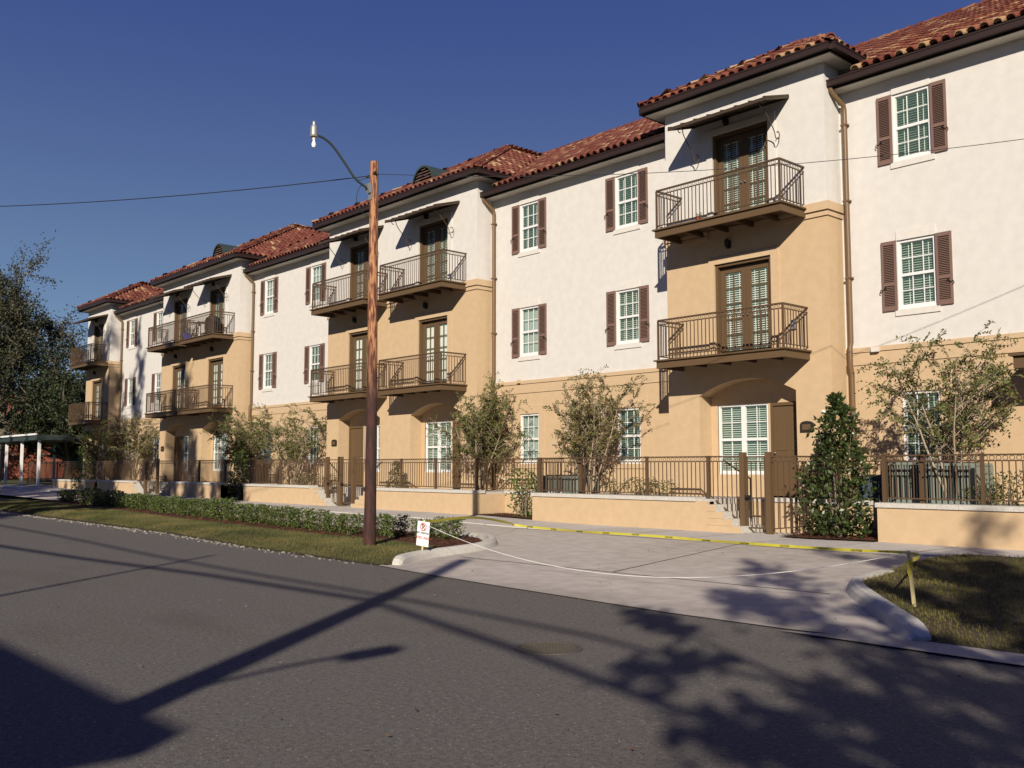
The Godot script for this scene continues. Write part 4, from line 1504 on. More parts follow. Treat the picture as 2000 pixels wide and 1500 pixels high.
func fence_parts(t: Node3D, pts: Array, y0, y1, posts: Array, single: bool, rings: bool) -> void:
	var o := -t.position
	var rr := MB.new()
	var pk := MB.new()
	for i in pts.size() - 1:
		var a: Vector2 = pts[i]
		var b: Vector2 = pts[i + 1]
		var ya: float = y0[i] if y0 is Array else y0
		var yb: float = y0[i + 1] if y0 is Array else y0
		var ta: float = y1[i] if y1 is Array else y1
		var tb: float = y1[i + 1] if y1 is Array else y1
		var A := o + Vector3(a.x, 0, a.y)
		var B := o + Vector3(b.x, 0, b.y)
		var mb := MB.new()
		mb.bar(A + Vector3(0, ta, 0), B + Vector3(0, tb, 0), 0.035, 0.03)
		part("top_rail", mb.mesh(), M.rail, t)
		mb = MB.new()
		mb.bar(A + Vector3(0, ta - 0.105, 0), B + Vector3(0, tb - 0.105, 0), 0.025, 0.022)
		part("ring_rail", mb.mesh(), M.rail, t)
		mb = MB.new()
		mb.bar(A + Vector3(0, ya + 0.06, 0), B + Vector3(0, yb + 0.06, 0), 0.025, 0.025)
		part("foot_rail", mb.mesh(), M.rail, t)
		if rings: ring_row(rr, A + Vector3(0, ta - 0.055, 0), B + Vector3(0, tb - 0.055, 0), 0.042, 0.112)
		var cnt := maxi(1, int(a.distance_to(b) / 0.112))
		for k in range(1, cnt):
			var f := float(k) / cnt
			var p := A.lerp(B, f)
			var lo := lerpf(ya, yb, f) + 0.06
			var hi := lerpf(ta, tb, f) - 0.1
			if single:
				var key := "picket%d" % int(round((hi - lo) * 40.0))
				if not W.has(key):
					var q := MB.new()
					q.box(Vector3(-0.008, 0, -0.008), Vector3(0.008, int(round((hi - lo) * 40.0)) / 40.0, 0.008), "yY")
					W[key] = q.mesh()
				part("picket", W[key], M.rail, t, p + Vector3(0, lo, 0))
			else:
				pk.box(p + Vector3(-0.008, lo, -0.008), p + Vector3(0.008, hi, 0.008), "yY")
	if rings: part("ring_frieze", rr.mesh(), M.rail, t).set_meta("kind", "stuff")
	if not single: part("pickets", pk.mesh(), M.rail, t).set_meta("kind", "stuff")
	for p in posts:     # [x, z, foot, head, width]
		var mb := MB.new()
		var w: float = p[4] / 2.0
		mb.box(o + Vector3(p[0] - w, p[2], p[1] - w), o + Vector3(p[0] + w, p[3], p[1] + w))
		mb.box(o + Vector3(p[0] - w - 0.008, p[3], p[1] - w - 0.008), o + Vector3(p[0] + w + 0.008, p[3] + 0.02, p[1] + w + 0.008))
		part("post", mb.mesh(), M.rail, t)

func gate(label: String, xa: float, xb: float, z: float, y0: float, y1: float) -> void:
	var t := thing("iron_gate", label, "gate", Vector3((xa + xb) / 2, y0, z), "iron gates at the front steps")
	var o := -t.position
	for x in [xa, xb]:
		var mb := MB.new()
		mb.box(o + Vector3(x - 0.06, y0 - 0.03, z - 0.06), o + Vector3(x + 0.06, y1, z + 0.06))
		part("post", mb.mesh(), M.brown, t)
	var mb := MB.new()
	var a := xa + 0.09
	var b := xb - 0.09
	for s in [[y0 + 0.10, 0.03], [y1 - 0.10, 0.03], [y1 - 0.20, 0.022], [y0 + 0.72, 0.022]]:
		mb.bar(o + Vector3(a, s[0], z), o + Vector3(b, s[0], z), 0.03, s[1])
	for x in [a, b]:
		mb.box(o + Vector3(x - 0.02, y0 + 0.09, z - 0.02), o + Vector3(x + 0.02, y1 - 0.09, z + 0.02))
	part("gate_frame", mb.mesh(), M.rail, t)
	var cnt := int((b - a) / 0.105)
	for k in range(1, cnt):
		mb = MB.new()
		var x := lerpf(a, b, float(k) / cnt)
		mb.box(o + Vector3(x - 0.008, y0 + 0.1, z - 0.008), o + Vector3(x + 0.008, y1 - 0.2, z + 0.008), "yY")
		part("picket", mb.mesh(), M.rail, t)
	mb = MB.new()
	mb.box(o + Vector3(a - 0.03, y0 + 0.68, z + 0.02), o + Vector3(a + 0.10, y0 + 0.78, z + 0.05))
	mb.tube([o + Vector3(a + 0.02, y0 + 0.73, z + 0.03), o + Vector3(a + 0.02, y0 + 0.73, z + 0.09), o + Vector3(a + 0.14, y0 + 0.73, z + 0.09)], 0.011, 6)
	part("latch", mb.mesh(), M.iron, t)

func handrail(label: String, a: Vector3, b: Vector3) -> void:
	var t := thing("handrail", label, "handrail", a, "sloping handrails beside the front steps")
	var o := -a
	var mb := MB.new()
	mb.tube([o + a + Vector3(0, -0.02, 0), o + a, o + b, o + b + Vector3(0, -0.04, 0)], 0.02, 6)
	part("rail", mb.mesh(), M.rail, t)
	mb = MB.new()
	mb.tube([o + b, o + Vector3(b.x, b.y - 0.85, b.z)], 0.018, 6)
	part("rail_post", mb.mesh(), M.rail, t)

func make_terraces() -> void:
	var T := 0.87
	# terrace ground behind the walls
	var xs := [[-9.0, 6.0, 2.1], [-12.87, -9.0, 1.15], [-18.3, -12.87, 2.1], [-20.7, -18.3, 1.0], [-26.0, -20.7, 2.1], [-29.3, -26.0, 1.1], [-34.3, -29.3, 2.1], [-36.5, -34.3, 1.0], [-41.4, -36.5, 2.1], [-45.6, -41.4, 1.1], [-50.0, -45.6, 2.1], [-57.5, -50.0, 1.2]]
	for r in xs:
		var mb := MB.new()
		mb.box(Vector3(r[0], 0.1, 0.0), Vector3(r[1], T - 0.03, r[2]), "Z")
		structure("terrace", mb.mesh(), M.terrace)
	var gnd := func(x: float) -> float: return 0.13 + gy(x)
	ret_wall("tan stucco wall with pale coping under the right-hand fence and shadowed corner", -9.0, 6.0, 1.95, 2.2, T, 0.13, -9.03, 6.0)
	ret_wall("low stretch of tan wall hidden behind the dense evergreen shrub", -12.87, -9.0, 0.95, 1.2, T, 0.13, -12.0, -9.0)
	ret_wall("tan stucco wall between the bare gap and the nearest gate steps", -18.36, -12.87, 1.95, 2.2, T, 0.13, -18.39, -13.15)
	ret_wall("recessed tan wall behind the small shrub in the mulch gap", -20.65, -18.36, 0.85, 1.1, T, 0.2, -20.65, -18.36)
	ret_wall("tan stucco wall behind the utility pole crossed by its narrow shadow", -25.95, -20.65, 1.95, 2.2, T + 0.02, 0.2, -25.7, -20.62)
	ret_wall("tan stucco wall left of the paired gate beyond the utility pole", -34.36, -29.25, 1.95, 2.2, T + 0.03, 0.22, -34.38, -29.5)
	ret_wall("recessed tan wall in the second mulch gap beside the far clump", -36.5, -34.36, 0.85, 1.1, T + 0.03, 0.23, -36.5, -34.36)
	ret_wall("tan stucco wall below the far double bay with tree shadow at its left end", -41.4, -36.5, 1.95, 2.2, T + 0.04, 0.24, -41.2, -36.48)
	ret_wall("dappled tan wall far left beyond the shaded gate", -50.0, -45.6, 1.95, 2.2, T + 0.02, 0.3, -50.0, -45.8)
	ret_wall("short sunlit tan wall at the far left end of the block", -57.2, -51.2, 1.95, 2.2, T + 0.0, 0.35, -57.2, -51.2)
	var cheek := MB.new()
	for q in [[-9.0, 1.2, 2.2, 1], [-18.36, 1.1, 2.2, -1], [-20.65, 1.1, 2.2, 1], [-34.36, 1.1, 2.2, -1], [-36.5, 1.1, 2.2, 1]]:
		var x: float = q[0]
		var w := 0.25 * (1 if (q[3] < 0 or x == -9.0) else -1)
		cheek.box(Vector3(minf(x, x + w) , 0.1, 1.05), Vector3(maxf(x, x + w), T - 0.088, 1.95))
	structure("wall_return", cheek.mesh(), M.tan)
	stairs("concrete steps climbing left behind the nearest gate", -12.02, -12.87, 1.2, 2.2, 0.15, T)
	stairs("concrete steps right of the paired gate behind the utility pole", -26.9, -25.95, 1.1, 2.2, 0.22, T + 0.02)
	stairs("concrete steps left of the paired gate behind the utility pole", -28.4, -29.25, 1.1, 2.2, 0.22, T + 0.03)
	stairs("shaded steps right of the far gate", -42.3, -41.4, 1.1, 2.2, 0.28, T + 0.04)
	stairs("shaded steps left of the far gate", -44.8, -45.6, 1.1, 2.2, 0.28, T + 0.02)
	var H := 1.745
	var Z := 1.88
	fence("iron fence run with rings on the right wall, over the condenser units", [Vector2(-9.0, 1.2), Vector2(-9.0, Z), Vector2(-7.2, Z), Vector2(-5.4, Z), Vector2(-3.6, Z), Vector2(1.0, Z)], T + 0.02, H, [[-9.0, Z, T, H, 0.075], [-8.31, Z - 0.08, T, H - 0.03, 0.09], [-7.2, Z, T, H, 0.06], [-5.4, Z, T, H, 0.06], [-3.6, Z, T, H, 0.06]], true)
	fence("iron fence run behind the dense evergreen shrub", [Vector2(-10.88, 1.1), Vector2(-9.0, 1.1)], T, H, [[-10.88, 1.1, 0.2, H, 0.05]], true)
	fence("tall iron cage panel right of the nearest gate, down to the ground", [Vector2(-11.44, 1.9), Vector2(-10.88, 1.9), Vector2(-10.88, 1.2)], [0.2, 0.26, 0.26], H, [[-10.88, 1.9, 0.2, H, 0.04]], true)
	gate("narrow brown iron gate at the foot of the nearest steps", -12.14, -11.50, 1.9, 0.16, 1.84)
	fence("long iron fence run between the mulch gap and the nearest gate", [Vector2(-18.36, 1.05), Vector2(-18.42, Z), Vector2(-17.03, Z), Vector2(-14.8, Z), Vector2(-13.05, Z), Vector2(-12.2, Z)], [T, T, T, T, T, 0.28], 1.755, [[-18.42, Z, T - 0.05, 1.755, 0.09], [-17.03, Z - 0.1, T, 1.74, 0.09], [-14.8, Z, T, 1.755, 0.06], [-13.05, Z, T, 1.755, 0.07]], true)
	fence("iron fence across the mulch gap behind the small shrub", [Vector2(-20.95, Z), Vector2(-20.95, 1.0), Vector2(-18.4, 1.0)], T, 1.755, [], true)
	fence("iron fence run with a dark corner post behind the utility pole", [Vector2(-27.15, Z), Vector2(-26.1, Z), Vector2(-24.58, Z), Vector2(-22.85, Z), Vector2(-20.98, Z)], [0.32, T + 0.02, T + 0.02, T + 0.02, T + 0.02], 1.765, [[-26.1, Z, T, 1.765, 0.06], [-24.58, Z, T, 1.765, 0.06], [-22.85, Z, T, 1.765, 0.06], [-20.98, Z, T, 1.765, 0.08]], true)
	gate("left leaf of the paired iron gate beyond the utility pole", -28.85, -28.06, 1.9, 0.24, 1.87)
	gate("right leaf of the paired iron gate next to the utility pole", -27.99, -27.22, 1.9, 0.24, 1.87)
	fence("iron fence run left of the paired gate", [Vector2(-34.36, 1.05), Vector2(-34.42, Z), Vector2(-32.1, Z), Vector2(-29.7, Z), Vector2(-28.95, Z)], [T, T, T, T, 0.35], 1.785, [[-34.42, Z, T, 1.785, 0.08], [-32.1, Z, T, 1.785, 0.06], [-29.7, Z, T, 1.785, 0.06]], false)
	fence("iron fence run below the far double bay", [Vector2(-43.1, Z), Vector2(-41.5, Z), Vector2(-39.0, Z), Vector2(-36.6, Z), Vector2(-36.6, 1.0), Vector2(-34.4, 1.0)], [0.4, T, T, T, T, T], 1.80, [[-41.5, Z, T, 1.8, 0.06], [-39.0, Z, T, 1.8, 0.06], [-36.6, Z, T, 1.8, 0.07]], false)
	gate("shaded far iron gate under the tree shadow", -44.65, -43.3, 1.9, 0.3, 1.9)
	fence("shaded iron fence run at the far left end", [Vector2(-63.0, Z), Vector2(-57.4, Z), Vector2(-50.0, Z), Vector2(-45.6, Z), Vector2(-44.8, Z)], [0.45, T, T, T, 0.4], 1.82, [[-50.0, Z, T, 1.82, 0.07], [-57.4, Z, T, 1.82, 0.07]], false)
	handrail("sloping handrail left of the nearest gate", Vector3(-12.85, 1.68, 1.62), Vector3(-12.15, 1.28, 1.62))
	handrail("sloping handrail left of the paired gate", Vector3(-29.2, 1.7, 1.62), Vector3(-28.5, 1.25, 1.62))
	handrail("sloping handrail right of the paired gate", Vector3(-26.0, 1.7, 1.62), Vector3(-26.8, 1.25, 1.62))
	# condenser units
	condenser("grey-green condenser unit behind the fence, left one of the pair by the thin tree", Vector3(-18.95, 0.52, 0.75), 0.74, 0.78, M.ac)
	condenser("grey-green condenser unit behind the fence, right one of the pair by the thin tree", Vector3(-18.15, 0.52, 0.75), 0.74, 0.78, M.ac)
	condenser("grey-green condenser unit with dark grille behind the right fence", Vector3(-8.85, 0.86, 1.0), 0.78, 0.76, M.ac)
	condenser("grey-green condenser unit furthest right behind the right fence", Vector3(-7.95, 0.86, 1.0), 0.78, 0.74, M.ac)
	condenser("blue-grey condenser unit between the dense shrub and the right fence", Vector3(-9.62, 0.55, 0.9), 0.55, 0.80, M.ac_blue)

func condenser(label: String, at: Vector3, w: float, h: float, m: Material) -> void:
	var t := thing("condenser_unit", label, "condenser unit", at, "air conditioning units behind the fence")
	var mb := MB.new()
	mb.box(Vector3(-w / 2 + 0.03, 0.0, -w / 2 + 0.03), Vector3(w / 2 - 0.03, h - 0.03, w / 2 - 0.03))
	part("coil", mb.mesh(), M.black, t)
	mb = MB.new()
	for sx in [-1, 1]:
		for sz in [-1, 1]:
			mb.box(Vector3(sx * w / 2 - 0.03, 0, sz * w / 2 - 0.03), Vector3(sx * w / 2 + 0.03, h - 0.04, sz * w / 2 + 0.03))
	mb.box(Vector3(-w / 2 - 0.02, h - 0.05, -w / 2 - 0.02), Vector3(w / 2 + 0.02, h, w / 2 + 0.02))
	mb.box(Vector3(-w / 2 - 0.01, -0.02, -w / 2 - 0.01), Vector3(w / 2 + 0.01, 0.05, w / 2 + 0.01))
	part("cabinet", mb.mesh(), m, t)
	mb = MB.new()
	for k in 14:
		var x := lerpf(-w / 2 + 0.05, w / 2 - 0.05, k / 13.0)
		mb.box(Vector3(x - 0.012, 0.05, w / 2 - 0.005), Vector3(x + 0.012, h - 0.05, w / 2 + 0.01))
		mb.box(Vector3(w / 2 - 0.005, 0.05, x - 0.012), Vector3(w / 2 + 0.01, h - 0.05, x + 0.012))
	part("grille", mb.mesh(), m, t)
	mb = MB.new()
	for k in 3:
		mb.lathe(Vector3(0, h, 0), [Vector2(w * 0.12 * (k + 1), 0.0), Vector2(w * 0.12 * (k + 1) + 0.012, 0.02), Vector2(w * 0.12 * (k + 1) + 0.024, 0.0)], 20)
	part("fan_guard", mb.mesh(), M.iron, t)


# ---------------------------------------------------------------- plants
func rand_dir() -> Vector3:
	var y := rng.randf_range(-1, 1)
	var a := rng.randf() * TAU
	var r := sqrt(1 - y * y)
	return Vector3(cos(a) * r, y, sin(a) * r)

# a branch that bends; returns its points
func limb(p: Vector3, d: Vector3, l: float, segs: int, wander: float, lift: float) -> Array:
	var pts := [p]
	for i in segs:
		d = (d + rand_dir() * wander + Vector3.UP * lift).normalized()
		p = p + d * l / segs
		pts.append(p)
	return pts

func sprig(lf: MB, p: Vector3, d: Vector3, l: float, pairs: int, size: float, pal: Array) -> void:
	var side := d.cross(rand_dir()).normalized()
	for i in pairs:
		var q := p + d * l * (i + 0.6) / pairs + Vector3(0, -0.25 * l * pow(float(i) / pairs, 2.0), 0)
		for s in [-1, 1]:
			var ld: Vector3 = (d * 0.55 + side * s + rand_dir() * 0.5).normalized()
			var c: Color = pal[rng.randi() % pal.size()]
			lf.col = c * rng.randf_range(0.75, 1.25)
			lf.leaf(q, ld, ld.cross(rand_dir()).normalized(), size * rng.randf_range(0.7, 1.2), size * 0.55)

# several pale stems fanning from the ground with thin, drooping leafy twigs at their ends
func multi_stem(height: float, spread: float, stems: int, seed_: int, leaf_size: float, density: float, pal: Array) -> Array:
	rng.seed = seed_
	var wd := MB.new()
	var lf := MB.new()
	lf.colored = true
	for s in stems:
		var a := TAU * s / stems + rng.randf_range(-0.4, 0.4)
		var lean := rng.randf_range(0.08, 0.42)
		var d := Vector3(cos(a) * lean, 1.0, sin(a) * lean).normalized()
		var l := height * rng.randf_range(0.62, 0.85)
		var pts := limb(Vector3(cos(a) * 0.09, -0.03, sin(a) * 0.09), d, l, 9, 0.07, 0.02)
		var rad := []
		var r0 := rng.randf_range(0.016, 0.030)
		for i in pts.size(): rad.append(lerpf(r0, 0.008, float(i) / (pts.size() - 1)))
		wd.tube(pts, rad, 6, false)
		var subs := 11
		for k in subs:
			var f := lerpf(0.36, 1.0, k / float(subs - 1))
			var idx := mini(int(f * 9), 8)
			var bp: Vector3 = pts[idx].lerp(pts[idx + 1], f * 9 - idx)
			var b := TAU * rng.randf()
			var bd: Vector3 = (d * 0.7 + Vector3(cos(b), rng.randf_range(0.1, 0.8), sin(b)) * (0.65 + spread * 0.3)).normalized()
			var bl := spread * rng.randf_range(0.32, 0.85) * lerpf(0.75, 1.0, f)
			var bpts := limb(bp, bd, bl, 5, 0.16, -0.03)
			wd.tube(bpts, [0.008, 0.007, 0.006, 0.005, 0.004, 0.003], 4, false)
			for q in int(8 * density):
				var g := rng.randf_range(0.3, 1.0)
				var bi := mini(int(g * 5), 4)
				var tp: Vector3 = bpts[bi].lerp(bpts[bi + 1], g * 5 - bi)
				var td: Vector3 = (bpts[bi + 1] - bpts[bi]).normalized() * 0.8 + rand_dir() * 0.75
				td = (td + Vector3(0, -0.18, 0)).normalized()
				var tl := rng.randf_range(0.14, 0.42)
				wd.tube([tp, tp + td * tl * 0.9 + Vector3(0, -0.02, 0)], [0.003, 0.0015], 3, false)
				sprig(lf, tp, td, tl, int(rng.randf_range(4, 8)), leaf_size, pal)
	return [wd.mesh(), lf.mesh()]

# a dense shrub: leaves through a volume given by a radius over height
func dense_shrub(prof: Callable, height: float, count: int, leaf_size: float, seed_: int, pal: Array, lumps: float) -> Array:
	rng.seed = seed_
	var wd := MB.new()
	var lf := MB.new()
	lf.colored = true
	var nz := FastNoiseLite.new()
	nz.seed = seed_
	nz.frequency = 1.6 / maxf(0.3, height)
	var stems := 7
	for s in stems:
		var a := TAU * s / stems + rng.randf()
		var h := height * rng.randf_range(0.55, 0.9)
		var rr: float = prof.call(0.4) * rng.randf_range(0.15, 0.6)
		wd.tube([Vector3(cos(a) * 0.05, -0.03, sin(a) * 0.05), Vector3(cos(a) * rr * 0.6, h * 0.5, sin(a) * rr * 0.6), Vector3(cos(a) * rr, h, sin(a) * rr)], [0.012 * height + 0.006, 0.007, 0.003], 5, false)
	var made := 0
	var tries := 0
	while made < count and tries < count * 6:
		tries += 1
		var t := rng.randf()
		var a := rng.randf() * TAU
		var rmax: float = prof.call(t)
		rmax *= 1.0 + lumps * nz.get_noise_3d(cos(a) * height, t * height * 2.2, sin(a) * height)
		var f := sqrt(rng.randf_range(0.12, 1.0))
		var p := Vector3(cos(a) * rmax * f, t * height, sin(a) * rmax * f)
		if nz.get_noise_3d(p.x * 3.0 + 40.0, p.y * 3.0, p.z * 3.0) < -0.18 and rng.randf() < 0.75: continue
		var out := (Vector3(p.x, 0, p.z) * 0.9 + Vector3.UP * 0.5 * rmax + rand_dir() * rmax * 0.8).normalized()
		for k in 3:
			var ld: Vector3 = (out + rand_dir() * 0.9).normalized()
			var c: Color = pal[rng.randi() % pal.size()]
			lf.col = c * rng.randf_range(0.7, 1.3)
			lf.leaf(p, ld, ld.cross(rand_dir()).normalized(), leaf_size * rng.randf_range(0.7, 1.15), leaf_size * 0.42)
		made += 1
	return [wd.mesh(), lf.mesh()]

# a broad tree: trunk, limbs, branchlets and leaf sprays at their ends
func broad_tree(height: float, radius: float, trunk_h: float, trunk_r: float, limbs: int, twigs: int, leaves: int, leaf_size: float, seed_: int, pal: Array) -> Array:
	rng.seed = seed_
	var wd := MB.new()
	var lf := MB.new()
	lf.colored = true
	var tp := limb(Vector3(0, -0.2, 0), Vector3(0.05, 1, 0.03).normalized(), trunk_h + 0.2, 5, 0.06, 0.05)
	var tr := []
	for i in tp.size(): tr.append(lerpf(trunk_r, trunk_r * 0.6, i / 5.0))
	wd.tube(tp, tr, 9, false)
	for k in limbs:
		var a := TAU * k / limbs + rng.randf_range(-0.5, 0.5)
		var el := rng.randf_range(0.15, 1.35)
		var start: Vector3 = tp[rng.randi_range(3, 5)]
		var d := Vector3(cos(a) * cos(el), sin(el), sin(a) * cos(el))
		var l := lerpf(radius, (height - trunk_h), sin(el)) * rng.randf_range(0.75, 1.0)
		var lp := limb(start, d, l, 8, 0.18, 0.03)
		var lr := []
		for i in lp.size(): lr.append(lerpf(trunk_r * 0.42, trunk_r * 0.06, i / 8.0))
		wd.tube(lp, lr, 6, false)
		for j in twigs:
			var f := rng.randf_range(0.35, 1.0)
			var bi := mini(int(f * 8), 7)
			var bp: Vector3 = lp[bi].lerp(lp[bi + 1], f * 8 - bi)
			var bd: Vector3 = ((lp[bi + 1] - lp[bi]).normalized() * 0.5 + rand_dir() + Vector3(0, 0.25, 0)).normalized()
			var bl := radius * rng.randf_range(0.14, 0.36)
			var bpts := limb(bp, bd, bl, 4, 0.25, 0.05)
			wd.tube(bpts, [trunk_r * 0.07, trunk_r * 0.05, trunk_r * 0.035, trunk_r * 0.02, trunk_r * 0.012], 4, false)
			var base: Color = pal[rng.randi() % pal.size()]
			for q in leaves:
				var g := rng.randf_range(0.25, 1.0)
				var gi := mini(int(g * 4), 3)
				var p: Vector3 = bpts[gi].lerp(bpts[gi + 1], g * 4 - gi) + rand_dir() * bl * 0.28 * rng.randf()
				var ld: Vector3 = (rand_dir() + Vector3(0, 0.15, 0)).normalized()
				lf.col = base * rng.randf_range(0.65, 1.35)
				lf.leaf(p, ld, ld.cross(rand_dir()).normalized(), leaf_size * rng.randf_range(0.6, 1.2), leaf_size * 0.6)
	return [wd.mesh(), lf.mesh()]

func plant(called: String, label: String, category: String, group: String, meshes: Array, bark: Material, leaf_mat: Material, at: Vector3, turn := 0.0, scale_ := Vector3.ONE, trunk_name := "stems", crown_name := "foliage") -> Node3D:
	var t := thing(called, label, category, at, group)
	t.rotation.y = turn
	var b := Basis.from_scale(scale_)
	part(trunk_name, meshes[0], bark, t, Vector3.ZERO, b)
	part(crown_name, meshes[1], leaf_mat, t, Vector3.ZERO, b)
	return t

func make_plants() -> void:
	var g1 := Color(0.075, 0.100, 0.024)
	var g2 := Color(0.110, 0.118, 0.032)
	var g3 := Color(0.145, 0.135, 0.045)
	var br := Color(0.135, 0.080, 0.040)
	var crape := [g1, g1, g2, g2, g3, br]
	var crape_b := [g2, g3, g3, br, br, g1]
	# thin many-stemmed trees on the terrace
	var a := multi_stem(3.35, 1.6, 8, 101, 0.068, 0.95, crape)
	var b := multi_stem(3.05, 1.55, 9, 102, 0.066, 1.0, crape_b)
	var c := multi_stem(3.0, 1.65, 9, 103, 0.068, 1.15, crape)
	var grp := "thin many-stemmed trees along the terrace"
	plant("crape_myrtle", "thin many-stemmed tree right of the dense evergreen, before the right ground-floor window", "tree", grp, a, M.pale_bark, M.leaf, Vector3(-7.95, 0.86, 1.25), 0.3)
	plant("crape_myrtle", "thin many-stemmed tree with browning leaves behind the condenser pair, mid picture", "tree", grp, b, M.pale_bark, M.leaf, Vector3(-17.35, 0.86, 1.2), 1.2)
	plant("crape_myrtle", "fuller many-stemmed tree at the corner of the double bay, before its downpipe", "tree", grp, c, M.pale_bark, M.leaf, Vector3(-21.7, 0.86, 1.15), 2.1)
	plant("crape_myrtle", "thin sprawling tree left of the lone far window, beyond the utility pole", "tree", grp, a, M.pale_bark, M.leaf, Vector3(-32.6, 0.86, 1.15), 3.4, Vector3(1.25, 0.93, 1.1))
	plant("crape_myrtle", "thin tree reaching over the far arch beside the dark column-shaped evergreen", "tree", grp, c, M.pale_bark, M.leaf, Vector3(-36.3, 0.86, 1.1), 4.5, Vector3(1.2, 0.98, 1.0))
	plant("crape_myrtle", "half-shaded thin tree between the far bays", "tree", grp, b, M.pale_bark, M.leaf, Vector3(-48.2, 0.86, 1.15), 0.8, Vector3(1.25, 1.05, 1.1))
	plant("crape_myrtle", "shaded thin tree nearest the far left end of the block", "tree", grp, a, M.pale_bark, M.leaf, Vector3(-52.2, 0.86, 1.3), 5.2, Vector3(1.1, 0.95, 1.1))
	# dense broad-leaved evergreen by the nearest gate
	var mag := dense_shrub(func(t: float) -> float:
		if t < 0.40: return lerpf(0.50, 0.70, t / 0.40)
		if t < 0.55: return lerpf(0.70, 0.46, (t - 0.40) / 0.15)
		if t < 0.78: return lerpf(0.46, 0.36, (t - 0.55) / 0.23)
		return lerpf(0.36, 0.06, (t - 0.78) / 0.22), 2.75, 1300, 0.125, 111, [Color(0.024, 0.040, 0.012), Color(0.036, 0.056, 0.016), Color(0.052, 0.074, 0.022), Color(0.028, 0.036, 0.012), Color(0.06, 0.07, 0.025)], 1.1)
	plant("evergreen_shrub", "tall dense glossy evergreen shrub in the mulch right of the nearest gate", "shrub", "", mag, M.bark, M.gloss_leaf, Vector3(-9.95, 0.18, 1.9), 0.0)
	var shr := dense_shrub(func(t: float) -> float: return 0.15 + 0.32 * sin(clampf(t, 0.0, 1.0) * PI * 0.85 + 0.2), 1.25, 330, 0.085, 112, [g1, Color(0.05, 0.095, 0.018), g2], 0.6)
	plant("evergreen_shrub", "small open shrub in the mulch gap at the end of the long wall", "shrub", "", shr, M.bark, M.gloss_leaf, Vector3(-19.15, 0.2, 1.75), 0.5, Vector3(1.1, 1.0, 1.1))
	var colm := dense_shrub(func(t: float) -> float: return 0.42 * sqrt(maxf(0.0, 1.0 - t * 0.92)), 2.3, 620, 0.10, 113, [Color(0.04, 0.065, 0.018), Color(0.06, 0.085, 0.022)], 0.4)
	plant("evergreen_shrub", "dark column-shaped evergreen in the second mulch gap, far left of the utility pole", "shrub", "", colm, M.bark, M.gloss_leaf, Vector3(-35.35, 0.25, 1.9), 0.0, Vector3(1.15, 1.0, 1.1))
	plant("evergreen_shrub", "dark evergreen standing in shade at the far left corner of the block", "shrub", "", colm, M.bark, M.gloss_leaf, Vector3(-52.6, 0.4, 1.9), 1.0, Vector3(1.6, 1.3, 1.5))
	# low bushes on the terrace
	var bush := dense_shrub(func(t: float) -> float: return 0.20 + 0.22 * sin(t * PI * 0.8), 0.48, 260, 0.055, 114, [g1, g2, Color(0.06, 0.09, 0.02)], 0.5)
	var cone := dense_shrub(func(t: float) -> float: return 0.36 * (1.0 - 0.75 * t), 0.85, 420, 0.06, 115, [g2, g3, g1], 0.5)
	var spiky := dense_shrub(func(t: float) -> float: return 0.12 + 0.36 * t, 0.75, 240, 0.085, 116, [Color(0.05, 0.065, 0.02), g1, br], 0.6)
	plant("bush", "dark twiggy bush by the doorway behind the nearest gate", "bush", "", spiky, M.bark, M.leaf, Vector3(-11.0, 0.86, 0.95))
	plant("bush", "rounded cone bush right of the utility pole behind the fence", "bush", "", cone, M.bark, M.leaf, Vector3(-25.6, 0.86, 1.35))
	var grp2 := "low round bushes behind the fence"
	plant("bush", "low bush left of the fence post under the middle window", "bush", grp2, bush, M.bark, M.leaf, Vector3(-15.55, 0.86, 1.2), 0.0, Vector3(1.1, 0.85, 1.1))
	plant("bush", "low bush right of the fence post under the middle window", "bush", grp2, bush, M.bark, M.leaf, Vector3(-14.95, 0.86, 1.2), 2.0, Vector3(0.9, 0.75, 0.9))
	plant("bush", "lowest bush next to the thin tree's stems, mid picture", "bush", grp2, bush, M.bark, M.leaf, Vector3(-16.3, 0.86, 1.3), 4.0, Vector3(0.8, 0.65, 0.8))
	plant("bush", "low bush between the thin tree and the flowering bush at the right", "bush", grp2, bush, M.bark, M.leaf, Vector3(-7.35, 0.86, 1.35), 1.0, Vector3(0.9, 0.7, 0.9))
	plant("bush", "low bush at the right edge behind the ringed fence", "bush", grp2, bush, M.bark, M.leaf, Vector3(-6.35, 0.86, 1.3), 3.0, Vector3(1.1, 0.8, 1.0))
	plant("bush", "low bush left of the paired gate beyond the utility pole", "bush", grp2, bush, M.bark, M.leaf, Vector3(-29.9, 0.86, 1.4), 5.0, Vector3(1.2, 0.9, 1.0))
	plant("bush", "low bush under the far window left of the paired gate", "bush", grp2, bush, M.bark, M.leaf, Vector3(-31.4, 0.86, 1.4), 0.7, Vector3(1.2, 0.8, 1.0))
	var fl := plant("flowering_bush", "low bush with a few white flowers behind the right fence", "bush", "", bush, M.bark, M.leaf, Vector3(-6.95, 0.86, 1.45), 2.5, Vector3(1.05, 1.2, 1.0))
	rng.seed = 500
	for i in 7:
		var mb := MB.new()
		for k in 6:
			var t := TAU * k / 6
			mb.leaf(Vector3.ZERO, Vector3(cos(t), 0.4, sin(t)).normalized(), Vector3(-sin(t), 0, cos(t)), 0.035, 0.03)
		part("flower", mb.mesh(), M.frame, fl, Vector3(rng.randf_range(-0.3, 0.3), rng.randf_range(0.38, 0.6), rng.randf_range(0.1, 0.38)), Basis(Vector3.RIGHT, 0.9))
	# the clipped row along the verge
	var hv := []
